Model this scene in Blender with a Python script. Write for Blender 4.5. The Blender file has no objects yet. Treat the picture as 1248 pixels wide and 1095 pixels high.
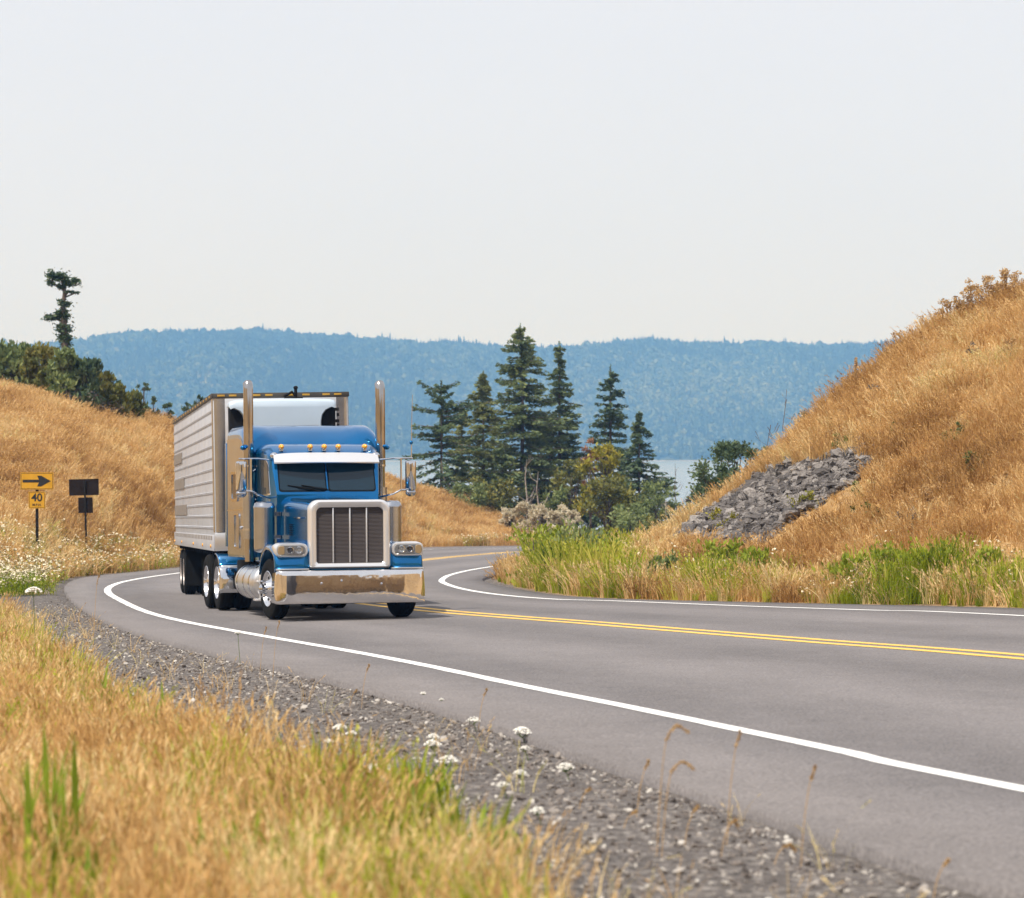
import bpy, bmesh, math, random
import numpy as np
from mathutils import Vector, Matrix
random.seed(7); rng = np.random.default_rng(11)
R = math.radians
scene = bpy.context.scene
COL = scene.collection

# ------------------------------------------------------------------ tagging
def tag(o, label=None, cat=None, group=None, kind=None):
    if label: o['label'] = label
    if cat: o['category'] = cat
    if group: o['group'] = group
    if kind: o['kind'] = kind
    return o
def empty(name, loc=(0, 0, 0), rz=0.0):
    o = bpy.data.objects.new(name, None); COL.objects.link(o)
    o.location = loc; o.rotation_euler = (0, 0, rz); o.empty_display_size = 0.2
    return o
def link(name, me, mat, parent=None, smooth=None, col=None):
    if mat is not None:
        for m in (mat if isinstance(mat, (list, tuple)) else [mat]): me.materials.append(m)
    if smooth is not None:
        me.shade_smooth(); me.set_sharp_from_angle(angle=R(smooth))
    o = bpy.data.objects.new(name, me); (col or COL).objects.link(o)
    if parent: o.parent = parent
    return o
def quads_mesh(name, V, n=4):
    """V: (N*n,3) vertices of N separate n-gons"""
    N = len(V) // n
    me = bpy.data.meshes.new(name)
    me.vertices.add(len(V)); me.vertices.foreach_set('co', np.asarray(V, dtype=np.float32).ravel())
    me.loops.add(N * n); me.loops.foreach_set('vertex_index', np.arange(N * n, dtype=np.int32))
    me.polygons.add(N); me.polygons.foreach_set('loop_start', np.arange(0, N * n, n, dtype=np.int32))
    me.update(calc_edges=True); me.validate()
    return me
def fast_mesh(name, V, F):
    """F: list of arrays of faces with the same vertex count"""
    me = bpy.data.meshes.new(name)
    V = np.asarray(V, dtype=np.float32); me.vertices.add(len(V)); me.vertices.foreach_set('co', V.ravel())
    F = [np.asarray(f, dtype=np.int32) for f in F if len(f)]
    tot = sum(f.size for f in F); me.loops.add(tot)
    me.loops.foreach_set('vertex_index', np.concatenate([f.ravel() for f in F]))
    starts = []; s = 0
    for f in F:
        starts.append(s + np.arange(len(f)) * f.shape[1]); s += f.size
    starts = np.concatenate(starts); me.polygons.add(len(starts)); me.polygons.foreach_set('loop_start', starts.astype(np.int32))
    me.update(calc_edges=True)
    return me

# ------------------------------------------------------------------ mesh builder
class MB:
    def __init__(s): s.bm = bmesh.new()
    def box(s, x0, x1, y0, y1, z0, z1, bev=0.0, seg=2, mi=0):
        r = bmesh.ops.create_cube(s.bm, size=1.0)
        vs = r['verts']
        for v in vs:
            v.co = Vector(((x0 + x1) / 2 + v.co.x * (x1 - x0), (y0 + y1) / 2 + v.co.y * (y1 - y0), (z0 + z1) / 2 + v.co.z * (z1 - z0)))
        fs = list({f for v in vs for f in v.link_faces})
        for f in fs: f.material_index = mi
        if bev > 0:
            es = list({e for v in vs for e in v.link_edges})
            bmesh.ops.bevel(s.bm, geom=es, offset=bev, segments=seg, affect='EDGES', profile=0.5)
        return s
    def ring(s, pts): return [s.bm.verts.new(p) for p in pts]
    def loft(s, rings, closed=True, cap0=False, cap1=False, mi=0):
        rs = [s.ring(r) for r in rings]; n = len(rs[0])
        for a, b in zip(rs[:-1], rs[1:]):
            for i in range(n if closed else n - 1):
                j = (i + 1) % n
                try: f = s.bm.faces.new((a[i], a[j], b[j], b[i])); f.material_index = mi
                except ValueError: pass
        if cap0: s.bm.faces.new(list(reversed(rs[0]))).material_index = mi
        if cap1: s.bm.faces.new(rs[-1]).material_index = mi
        return s
    def tube(s, pts, r, n=10, cap=True, mi=0):
        pts = [Vector(p) for p in pts]; rings = []
        rad = r if isinstance(r, (list, tuple)) else [r] * len(pts)
        up = None
        for i, p in enumerate(pts):
            d = (pts[min(i + 1, len(pts) - 1)] - pts[max(i - 1, 0)]).normalized()
            if up is None:
                up = Vector((0, 0, 1)) if abs(d.z) < 0.9 else Vector((1, 0, 0))
            a = d.cross(up).normalized(); up = a.cross(d).normalized()
            rings.append([p + (a * math.cos(t) + up * math.sin(t)) * rad[i] for t in [2 * math.pi * k / n for k in range(n)]])
        return s.loft(rings, True, cap, cap, mi)
    def lathe(s, prof, axis='x', c=(0, 0, 0), n=32, mi=0, cap0=False, cap1=False):
        """prof: (along, radius)"""
        rings = []
        for a, r in prof:
            ring = []
            for k in range(n):
                t = 2 * math.pi * k / n; u, v = r * math.cos(t), r * math.sin(t)
                if axis == 'x': p = (c[0] + a, c[1] + u, c[2] + v)
                elif axis == 'y': p = (c[0] + u, c[1] + a, c[2] + v)
                else: p = (c[0] + u, c[1] + v, c[2] + a)
                ring.append(Vector(p))
            rings.append(ring)
        return s.loft(rings, True, cap0, cap1, mi)
    def ball(s, c, r, sc=(1, 1, 1), sub=2, mi=0):
        g = bmesh.ops.create_icosphere(s.bm, subdivisions=sub, radius=1.0)
        for v in g['verts']: v.co = Vector((c[0] + v.co.x * r * sc[0], c[1] + v.co.y * r * sc[1], c[2] + v.co.z * r * sc[2]))
        for f in {f for v in g['verts'] for f in v.link_faces}: f.material_index = mi
        return s
    def poly(s, pts, mi=0):
        s.bm.faces.new([s.bm.verts.new(p) for p in pts]).material_index = mi; return s
    def plate(s, outline, axis, a0, a1, mi=0):
        """outline of (p,q) extruded along axis from a0 to a1"""
        def P(p, q, a): return {'x': (a, p, q), 'y': (p, a, q), 'z': (p, q, a)}[axis]
        A = [P(p, q, a0) for p, q in outline]; B = [P(p, q, a1) for p, q in outline]
        return s.loft([A, B], True, True, True, mi)
    def build(s, name, mat, parent=None, smooth=35):
        bmesh.ops.recalc_face_normals(s.bm, faces=s.bm.faces)
        me = bpy.data.meshes.new(name); s.bm.to_mesh(me); s.bm.free()
        return link(name, me, mat, parent, smooth)
def rrect(hw, z0, z1, rt, rb, n=6, cx=0.0):
    """rounded rectangle outline (x,z), counter-clockwise from bottom right"""
    pts = []
    for (cx_, cz, r, a0) in ((cx + hw - rb, z0 + rb, rb, -90), (cx + hw - rt, z1 - rt, rt, 0), (cx - hw + rt, z1 - rt, rt, 90), (cx - hw + rb, z0 + rb, rb, 180)):
        for k in range(n + 1):
            t = R(a0 + 90 * k / n); pts.append((cx_ + r * math.cos(t), cz + r * math.sin(t)))
    return pts
def catmull(P, step=8):
    P = [Vector(p) for p in P]; out = []
    for i in range(len(P) - 1):
        p0, p1, p2, p3 = P[max(i - 1, 0)], P[i], P[i + 1], P[min(i + 2, len(P) - 1)]
        for k in range(step):
            t = k / step
            out.append(0.5 * ((2 * p1) + (p2 - p0) * t + (2 * p0 - 5 * p1 + 4 * p2 - p3) * t * t + (-p0 + 3 * p1 - 3 * p2 + p3) * t ** 3))
    out.append(P[-1]); return out

# ------------------------------------------------------------------ materials
def newmat(name):
    m = bpy.data.materials.new(name); m.use_nodes = True
    nt = m.node_tree; b = nt.nodes['Principled BSDF']
    return m, nt, b
def N(nt, t, **kw):
    n = nt.nodes.new(t)
    for k, v in kw.items(): setattr(n, k, v)
    return n
def simple(name, col, rough=0.5, metal=0.0, coat=0.0, spec=0.5, noise=0.0, nscale=3.0, bump=0.0, bscale=40.0, dirt=0.0):
    m, nt, b = newmat(name)
    b.inputs['Base Color'].default_value = (*col, 1); b.inputs['Roughness'].default_value = rough
    b.inputs['Metallic'].default_value = metal; b.inputs['Coat Weight'].default_value = coat
    b.inputs['Coat Roughness'].default_value = 0.03; b.inputs['Specular IOR Level'].default_value = spec
    tc = N(nt, 'ShaderNodeTexCoord')
    if noise > 0:
        n = N(nt, 'ShaderNodeTexNoise'); n.inputs['Scale'].default_value = nscale; n.inputs['Detail'].default_value = 6
        nt.links.new(tc.outputs['Object'], n.inputs['Vector'])
        mp = N(nt, 'ShaderNodeMapRange'); mp.inputs[1].default_value = 0.3; mp.inputs[2].default_value = 0.7
        mp.inputs[3].default_value = 1 - noise; mp.inputs[4].default_value = 1 + noise
        nt.links.new(n.outputs[0], mp.inputs[0])
        mx = N(nt, 'ShaderNodeMix', data_type='RGBA', blend_type='MULTIPLY'); mx.inputs[0].default_value = 1
        mx.inputs[6].default_value = (*col, 1); nt.links.new(mp.outputs[0], mx.inputs[7]); nt.links.new(mx.outputs[2], b.inputs['Base Color'])
        mr = N(nt, 'ShaderNodeMapRange'); mr.inputs[3].default_value = max(rough - noise * .25, 0.02); mr.inputs[4].default_value = rough + noise * .3
        nt.links.new(n.outputs[0], mr.inputs[0]); nt.links.new(mr.outputs[0], b.inputs['Roughness'])
    if bump > 0:
        n2 = N(nt, 'ShaderNodeTexNoise'); n2.inputs['Scale'].default_value = bscale; n2.inputs['Detail'].default_value = 3
        nt.links.new(tc.outputs['Object'], n2.inputs['Vector'])
        bp = N(nt, 'ShaderNodeBump'); bp.inputs['Strength'].default_value = 1; bp.inputs['Distance'].default_value = bump
        nt.links.new(n2.outputs[0], bp.inputs['Height']); nt.links.new(bp.outputs[0], b.inputs['Normal'])
    return m
def foliage(name, c1, c2, c3, transl=0.25, pos_scale=0.5, c4=None):
    """leaf material: colour varies per leaf and in larger patches, part of the light passes through"""
    m, nt, b = newmat(name)
    g = N(nt, 'ShaderNodeNewGeometry'); ramp = N(nt, 'ShaderNodeValToRGB')
    ramp.color_ramp.elements[0].color = (*c1, 1); ramp.color_ramp.elements[1].color = (*c3, 1)
    e = ramp.color_ramp.elements.new(0.5); e.color = (*c2, 1)
    n = N(nt, 'ShaderNodeTexNoise'); n.inputs['Scale'].default_value = pos_scale; n.inputs['Detail'].default_value = 4
    nt.links.new(g.outputs['Position'], n.inputs['Vector'])
    ad = N(nt, 'ShaderNodeMath', operation='MULTIPLY_ADD'); ad.inputs[1].default_value = 0.5
    m2 = N(nt, 'ShaderNodeMapRange'); m2.inputs[1].default_value = 0.3; m2.inputs[2].default_value = 0.7; m2.inputs[3].default_value = 0; m2.inputs[4].default_value = 0.55
    nt.links.new(n.outputs[0], m2.inputs[0]); nt.links.new(g.outputs['Random Per Island'], ad.inputs[0]); nt.links.new(m2.outputs[0], ad.inputs[2])
    nt.links.new(ad.outputs[0], ramp.inputs[0]); nt.links.new(ramp.outputs[0], b.inputs['Base Color'])
    b.inputs['Roughness'].default_value = 0.65; b.inputs['Specular IOR Level'].default_value = 0.25
    tr = N(nt, 'ShaderNodeBsdfTranslucent'); mix = N(nt, 'ShaderNodeMixShader'); mix.inputs[0].default_value = transl
    nt.links.new(ramp.outputs[0], tr.inputs[0]); nt.links.new(b.outputs[0], mix.inputs[1]); nt.links.new(tr.outputs[0], mix.inputs[2])
    nt.links.new(mix.outputs[0], nt.nodes['Material Output'].inputs[0])
    return m
def grassmat(name, cols, transl=0.25):
    """tuft material: 'tint' of each tuft chooses the colour, plus variation per blade"""
    m, nt, b = newmat(name)
    a = N(nt, 'ShaderNodeAttribute', attribute_type='INSTANCER', attribute_name='tint')
    g = N(nt, 'ShaderNodeNewGeometry')
    ad = N(nt, 'ShaderNodeMath', operation='MULTIPLY_ADD'); ad.inputs[1].default_value = 0.22
    nt.links.new(g.outputs['Random Per Island'], ad.inputs[0]); nt.links.new(a.outputs['Fac'], ad.inputs[2])
    ramp = N(nt, 'ShaderNodeValToRGB'); cr = ramp.color_ramp
    cr.elements[0].color = (*cols[0], 1); cr.elements[0].position = 0.08
    cr.elements[1].color = (*cols[-1], 1); cr.elements[1].position = 1
    for i, c in enumerate(cols[1:-1]):
        e = cr.elements.new(0.08 + 0.92 * (i + 1) / (len(cols) - 1)); e.color = (*c, 1)
    nt.links.new(ad.outputs[0], ramp.inputs[0]); nt.links.new(ramp.outputs[0], b.inputs['Base Color'])
    b.inputs['Roughness'].default_value = 0.7; b.inputs['Specular IOR Level'].default_value = 0.2
    tr = N(nt, 'ShaderNodeBsdfTranslucent'); mix = N(nt, 'ShaderNodeMixShader'); mix.inputs[0].default_value = transl
    nt.links.new(ramp.outputs[0], tr.inputs[0]); nt.links.new(b.outputs[0], mix.inputs[1]); nt.links.new(tr.outputs[0], mix.inputs[2])
    nt.links.new(mix.outputs[0], nt.nodes['Material Output'].inputs[0])
    return m

# ------------------------------------------------------------------ camera geometry and ground plane
F, CX, CY, CH = 3580.0, 624.0, 547.5, 1.75      # focal length in photo pixels, image centre, lens height above the road
SY, BX = 0.0218, 0.015                           # the road falls away to the north and is banked up to the east
def plane(x, y): return -SY * y + BX * np.clip(x, -40, 40)
def at(px, py, Y): return Vector(((px - CX) / F * Y, Y, CH + (CY - py) / F * Y))
def onroad(px, py):
    Y = CH / ((py - CY) / F - SY + BX * (px - CX) / F)
    return Vector(((px - CX) / F * Y, Y, 0))
OUT = [(24, -45, 0), (15, -22, 0), (9.3, -6, 0), (5.6, 4, 0)] + [onroad(*p) for p in
      [(1105, 1056), (999, 1016), (898, 979), (771, 939), (682, 910), (602, 881), (563, 875 - 5), (470, 844), (372, 820), (265, 796), (177, 773), (118, 750), (86, 729), (80, 714), (103, 704), (167, 697), (208, 693), (300, 684), (420, 673), (520, 667), (580, 666), (645, 665)]] + [(8, 170, 0), (20, 182, 0), (38, 190, 0)]
WOUT = [(26, -45, 0), (17, -22, 0), (11, -6, 0), (7.3, 4, 0)] + [onroad(*p) for p in
      [(1210, 955), (1036, 918), (877, 885), (756, 860), (640, 837), (519, 811.5), (421, 793), (323, 776), (225, 758), (177, 745.5), (147, 732), (132, 722.5), (135, 715), (157, 708), (208, 700), (300, 689), (420, 677), (520, 670), (580, 668.5), (645, 667.5)]] + [(8, 163, 0), (20, 175, 0), (38, 183, 0)]
YEL = [(36, -45, 0), (26, -22, 0), (19, -6, 0), (13.8, 10, 0), (9.2, 24, 0)] + [onroad(*p) for p in
      [(1210, 798), (1000, 782), (800, 766), (720, 759.5), (606, 751), (519, 743.5), (430, 733), (375, 723), (355, 714), (370, 704), (430, 693), (523, 682), (562, 678), (599, 675), (637, 672.6)]] + [(8, 146, 0), (20, 158, 0), (38, 166, 0)]
WIN = [(48, -45, 0), (36, -22, 0), (27, -2, 0), (20, 16, 0), (13.5, 32, 0)] + [onroad(*p) for p in
      [(1210, 749), (1060, 744), (920, 739.5), (831, 736), (755, 733), (720, 732), (676, 730.7), (623, 726.7), (585, 722), (558, 716.7), (540.5, 710.5), (539, 706.6), (549, 701), (574, 695), (606, 690), (637, 686.7)]] + [(5, 122, 0), (16, 133, 0), (38, 144, 0)]
INN = [(50.5, -45, 0), (38.5, -22, 0), (29.5, -2, 0), (22, 17, 0), (15, 34, 0)] + [onroad(*p) for p in
      [(1210, 740), (1060, 737), (920, 734), (788, 731), (720, 728.5), (687, 726.3), (659, 723), (613, 715), (592, 709.5), (589, 705), (606, 700), (636, 693)]] + [(4.5, 110, 0), (16, 122, 0), (38, 133, 0)]
OUTc, WOUTc, YELc, WINc, INNc = [catmull(p, 10) for p in (OUT, WOUT, YEL, WIN, INN)]
ROADP = np.array([(p.x, p.y) for p in OUTc] + [(p.x, p.y) for p in reversed(INNc)])
def in_poly(x, y, P):
    x = np.asarray(x, float); y = np.asarray(y, float); ins = np.zeros(x.shape, bool); n = len(P)
    for i in range(n):
        x0, y0 = P[i]; x1, y1 = P[(i + 1) % n]
        if y0 == y1: continue
        c = (y0 > y) != (y1 > y)
        ins ^= c & (x < (x1 - x0) * (y - y0) / (y1 - y0) + x0)
    return ins
def dist_line(x, y, P, closed=False):
    x = np.asarray(x, float); y = np.asarray(y, float); d = np.full(x.shape, 1e9); n = len(P)
    for i in range(n if closed else n - 1):
        ax, ay = P[i]; bx, by = P[(i + 1) % n]; ex, ey = bx - ax, by - ay; L = ex * ex + ey * ey + 1e-9
        t = np.clip(((x - ax) * ex + (y - ay) * ey) / L, 0, 1)
        d = np.minimum(d, (x - ax - t * ex) ** 2 + (y - ay - t * ey) ** 2)
    return np.sqrt(d)
ROADS = np.array([(p.x, p.y) for p in OUTc[::3]] + [(p.x, p.y) for p in reversed(INNc[::3])])
OUTL = np.array([(p.x, p.y) for p in OUTc[::3]]); INNL = np.array([(p.x, p.y) for p in INNc[::3]])
def road_dist(x, y):
    d = dist_line(x, y, ROADS, True); d[in_poly(x, y, ROADS)] = 0
    return d
def ss(t): t = np.clip(t, 0, 1); return t * t * (3 - 2 * t)
def wob(x, y, s=1.0, seed=0):
    o = 0; a = 1.0
    for k in range(5):
        c, q = math.cos(1.3 * k + seed), math.sin(1.3 * k + seed); f = s * 1.9 ** k
        o = o + a * np.sin((c * x + q * y) * f + 1.7 * k + seed * 3) * np.sin((-q * x + c * y) * f * 0.83 + 2.1 * k + seed)
        a *= 0.6
    return o
# hills beside the road: where each begins and where its brow stands, by bearing
LU = [-400, -200, 38, 80, 103, 167, 208, 300, 420, 520, 580, 645, 700]
LB = [70, 74, 80, 84, 89, 96, 102, 112, 135, 153, 158, 162, 165]
LW = [60, 55, 46, 42, 38, 34, 30, 30, 26, 20, 20, 18, 18]
LC = [400, 440, 484, 491, 497, 512, 522, 545, 572, 604, 620, 643, 665]
RU = [640, 700, 760, 800, 830, 850, 900, 935, 985, 1040, 1085, 1130, 1160, 1210, 1300, 1500, 2400]
RC = [690, 690, 688, 676, 654, 640, 604, 574, 525, 481, 445, 414, 398, 376, 345, 300, 230]
RB = [69, 61, 59.5, 58.6, 58, 57.7, 57, 56.5, 55.5, 54.2, 53.2, 52.2, 51.7, 50.8, 49, 46, 38]
RW = [6, 8, 9, 10, 10.5, 11, 12, 12.5, 13.5, 14.5, 15, 15.5, 16, 17, 18, 20, 24]
def height(x, y, d=None):
    x = np.asarray(x, float); y = np.asarray(y, float)
    if d is None: d = road_dist(x, y)
    P = plane(x, y); fy = np.maximum(y, 1.0); u = CX + F * x / fy
    def hill(U, B, W, C, back, pw):
        b = np.interp(u, U, B); w = np.interp(u, U, W); c = np.interp(u, U, C); yc = b + w
        hc = CH + (CY - c) / F * yc - plane(x / fy * yc, yc)
        t = np.clip((y - b) / w, 0, 1); t = (1 - pw) * ss(t) + pw * t
        return hc * t * (1 - ss((y - yc) / (back * w)))
    hl = np.where((y > 20) & (u < 705), hill(LU, LB, LW, LC, 2.2, 0.35), 0)
    hl = hl * (1 - ss((u - 640) / 60))
    hr = np.where((y > 30) & (u > 640), hill(RU, RB, RW, RC, 1.2, 0.55), 0)
    hb = 20 * ss((-y - 3) / 48) + 15 * ss((-x - 18) / 42) * (1 - ss((y - 62) / 30)) + 10 * ss((x - 45) / 40) * (1 - ss((y - 120) / 60))  # unseen slopes behind and beside the camera, raised to reflect in the chrome
    H = np.maximum(np.maximum(hl, hr), 0) + hb
    H = H * ss((d - 0.3) / 3.2)
    und = 0.10 * wob(x, y, 0.55, 1) * ss((d - 1.5) / 4) * ss((y - 45) / 10)
    drop = 30 * ss((y - 172) / 300) + 0.0
    z = P - 0.07 + 0.05 * ss(d / 0.35) + H + und - drop
    return np.maximum(z, -40.0)
def hz(x, y): return float(height(np.array([x]), np.array([y]))[0])
def hit(px, py, y0=8.0, y1=110.0):
    Y = np.arange(y0, y1, 0.2); X = (px - CX) / F * Y; Z = CH + (CY - py) / F * Y
    k = np.nonzero(Z <= height(X, Y))[0]
    if len(k) == 0: return None
    i = k[0]; return Vector((X[i], Y[i], hz(X[i], Y[i])))
def hit_near(px, py, y0=8.0, y1=110.0):
    for k in range(60):
        p = hit(px, py + k, y0, y1)
        if p is not None: return p
HAZE, SKYS, VEIL, EXPO = 0.00025, 0.10, 1.10, 0.12
# ================================================================== SETTING
def ground_material():
    m, nt, b = newmat('dry_ground')
    tc = N(nt, 'ShaderNodeNewGeometry'); at_ = N(nt, 'ShaderNodeAttribute', attribute_name='gravel')
    def noise(sc, det=5, rough=0.6):
        n = N(nt, 'ShaderNodeTexNoise'); n.inputs['Scale'].default_value = sc; n.inputs['Detail'].default_value = det; n.inputs['Roughness'].default_value = rough
        nt.links.new(tc.outputs['Position'], n.inputs['Vector']); return n
    def ramp(src, cols):
        r = N(nt, 'ShaderNodeValToRGB'); r.color_ramp.elements[0].position = cols[0][0]; r.color_ramp.elements[0].color = (*cols[0][1], 1)
        r.color_ramp.elements[1].position = cols[-1][0]; r.color_ramp.elements[1].color = (*cols[-1][1], 1)
        for p, c in cols[1:-1]: e = r.color_ramp.elements.new(p); e.color = (*c, 1)
        nt.links.new(src, r.inputs[0]); return r
    n1 = noise(0.35, 8, 0.7); dry = ramp(n1.outputs[0], [(0.32, (0.24, 0.14, 0.06)), (0.5, (0.42, 0.27, 0.12)), (0.68, (0.54, 0.37, 0.18))])
    v = N(nt, 'ShaderNodeTexVoronoi'); v.inputs['Scale'].default_value = 22; nt.links.new(tc.outputs['Position'], v.inputs['Vector'])
    sep = N(nt, 'ShaderNodeSeparateColor'); nt.links.new(v.outputs['Color'], sep.inputs[0])
    gr = ramp(sep.outputs[0], [(0.0, (0.03, 0.026, 0.025)), (0.5, (0.085, 0.074, 0.068)), (0.85, (0.16, 0.142, 0.132)), (1.0, (0.34, 0.31, 0.28))])
    n2 = noise(1.2); dirt = ramp(n2.outputs[0], [(0.35, (0.085, 0.07, 0.06)), (0.7, (0.15, 0.125, 0.11))])
    mg = N(nt, 'ShaderNodeMix', data_type='RGBA'); mg.inputs[0].default_value = 0.30
    nt.links.new(gr.outputs[0], mg.inputs[6]); nt.links.new(dirt.outputs[0], mg.inputs[7])
    mx = N(nt, 'ShaderNodeMix', data_type='RGBA'); nt.links.new(at_.outputs['Fac'], mx.inputs[0])
    nt.links.new(dry.outputs[0], mx.inputs[6]); nt.links.new(mg.outputs[2], mx.inputs[7]); nt.links.new(mx.outputs[2], b.inputs['Base Color'])
    b.inputs['Roughness'].default_value = 0.95
    bp = N(nt, 'ShaderNodeBump'); bp.inputs['Distance'].default_value = 0.03; bp.inputs['Strength'].default_value = 0.9
    nt.links.new(v.outputs['Distance'], bp.inputs['Height']); nt.links.new(bp.outputs[0], b.inputs['Normal'])
    return m
def polar_grid():
    us = np.concatenate([np.arange(-140, 1400, 5.0), ]); ph = np.arctan((us - CX) / F)
    oth = np.concatenate([np.arange(ph[-1] + R(0.4), R(14), R(0.4)), np.arange(R(14), 2 * math.pi - R(17), R(2.2)), np.arange(2 * math.pi - R(17), 2 * math.pi + ph[0], R(0.5))])
    ph = np.concatenate([ph, oth])
    rr = np.concatenate([np.array([0.5, 1.5, 3, 4.5, 6]), np.arange(7, 45, 0.35), np.arange(45, 190, 0.5), np.geomspace(190, 8200, 60)])
    return ph, rr
ph, rr = polar_grid(); nA, nR = len(ph), len(rr)
PH, RR = np.meshgrid(ph, rr, indexing='ij'); GX, GY = RR * np.sin(PH), RR * np.cos(PH)
gd = road_dist(GX.ravel(), GY.ravel())
GZ = height(GX.ravel(), GY.ravel(), gd)
V = np.stack([GX.ravel(), GY.ravel(), GZ], 1); V = np.vstack([V, [[0, 0, hz(0.0, 0.0)]]])
ii, jj = np.meshgrid(np.arange(nA), np.arange(nR - 1), indexing='ij'); ii = ii.ravel(); jj = jj.ravel(); i2 = (ii + 1) % nA
FQ = np.stack([ii * nR + jj, i2 * nR + jj, i2 * nR + jj + 1, ii * nR + jj + 1], 1)[:, ::-1]
FT = np.stack([np.arange(nA) * nR, np.full(nA, nA * nR), ((np.arange(nA) + 1) % nA) * nR], 1)[:, ::-1]
gme = fast_mesh('ground', V, [FQ, FT])
# gravel verge: along the outer (near) side of the bend, and a thin strip on the inner side
GRASSPX = [(-300, 712), (0, 752), (60, 806), (130, 866), (200, 912), (300, 936), (400, 968), (490, 1012), (565, 1072), (640, 1150), (720, 1300)]
GB = [onroad(*p) for p in GRASSPX]; GBP = np.array([(p.x, p.y) for p in GB])
FORE = np.vstack([GBP, [[-2.0, 2.0], [-9, 0.0], [-24, 10], [-30, 40]]])
def gravel_amount(x, y, d):
    dout = dist_line(x, y, OUTL); df = dist_line(x, y, GBP); infore = in_poly(x, y, FORE)
    near = (dout < 6.5) & (y < 72) & ~infore
    g = np.where(near, 1.0, 0.0); g = np.where(infore & (y < 72), np.clip(1 - df / 0.7, 0, 1), g)
    g = np.maximum(g, ss((0.55 - d) / 0.4))
    g = np.where(y > 70, ss((1.0 - d) / 0.8), g)
    return g
ga = gravel_amount(V[:, 0], V[:, 1], np.append(gd, 20.0))
a = gme.attributes.new('gravel', 'FLOAT', 'POINT'); a.data.foreach_set('value', ga.astype(np.float32))
M_GROUND = ground_material()
g_o = link('ground', gme, M_GROUND); gme.shade_smooth(); tag(g_o, kind='structure')

# ---- road
def road_material():
    m, nt, b = newmat('asphalt'); g = N(nt, 'ShaderNodeNewGeometry')
    def noise(sc, det, vec=None):
        n = N(nt, 'ShaderNodeTexNoise'); n.inputs['Scale'].default_value = sc; n.inputs['Detail'].default_value = det
        nt.links.new(vec or g.outputs['Position'], n.inputs['Vector']); return n.outputs[0]
    at_ = N(nt, 'ShaderNodeAttribute', attribute_name='along')
    big = noise(0.25, 5); fine = noise(38, 3); med = noise(3.5, 4)
    sep = N(nt, 'ShaderNodeSeparateXYZ'); nt.links.new(at_.outputs['Vector'], sep.inputs[0])
    # wheel tracks: slightly darker, polished bands that follow the lanes
    mp = N(nt, 'ShaderNodeMath', operation='MULTIPLY'); mp.inputs[1].default_value = 4 * math.pi * 2
    nt.links.new(sep.outputs[0], mp.inputs[0]); cs = N(nt, 'ShaderNodeMath', operation='COSINE'); nt.links.new(mp.outputs[0], cs.inputs[0])
    sc = N(nt, 'ShaderNodeVectorMath', operation='MULTIPLY'); sc.inputs[1].default_value = (18, 0.35, 1); nt.links.new(at_.outputs['Vector'], sc.inputs[0])
    streak = noise(1.0, 5, sc.outputs[0])
    def mad(s, k, c): q = N(nt, 'ShaderNodeMath', operation='MULTIPLY_ADD'); nt.links.new(s, q.inputs[0]); q.inputs[1].default_value = k; q.inputs[2].default_value = c; return q.outputs[0]
    def add(a_, b_): q = N(nt, 'ShaderNodeMath', operation='ADD'); nt.links.new(a_, q.inputs[0]); nt.links.new(b_, q.inputs[1]); return q.outputs[0]
    v = add(add(add(mad(big, 0.18, -0.09), mad(med, 0.22, -0.11)), add(mad(fine, 1.5, -0.75), mad(streak, 0.35, -0.17))), mad(cs.outputs[0], 0.10, 0.5))
    r = N(nt, 'ShaderNodeValToRGB'); r.color_ramp.elements[0].position = 0.15; r.color_ramp.elements[0].color = (0.085, 0.079, 0.080, 1)
    r.color_ramp.elements[1].position = 0.9; r.color_ramp.elements[1].color = (0.235, 0.216, 0.215, 1)
    nt.links.new(v, r.inputs[0]); nt.links.new(r.outputs[0], b.inputs['Base Color'])
    b.inputs['Roughness'].default_value = 0.85; b.inputs['Specular IOR Level'].default_value = 0.25
    bp = N(nt, 'ShaderNodeBump'); bp.inputs['Distance'].default_value = 0.006; nt.links.new(fine, bp.inputs['Height']); nt.links.new(bp.outputs[0], b.inputs['Normal'])
    return m
def resample(P, n):
    P = np.array([(p.x, p.y) for p in P]); s = np.concatenate([[0], np.cumsum(np.hypot(*np.diff(P, axis=0).T))]); t = np.linspace(0, s[-1], n)
    return np.stack([np.interp(t, s, P[:, 0]), np.interp(t, s, P[:, 1])], 1), t
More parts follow.
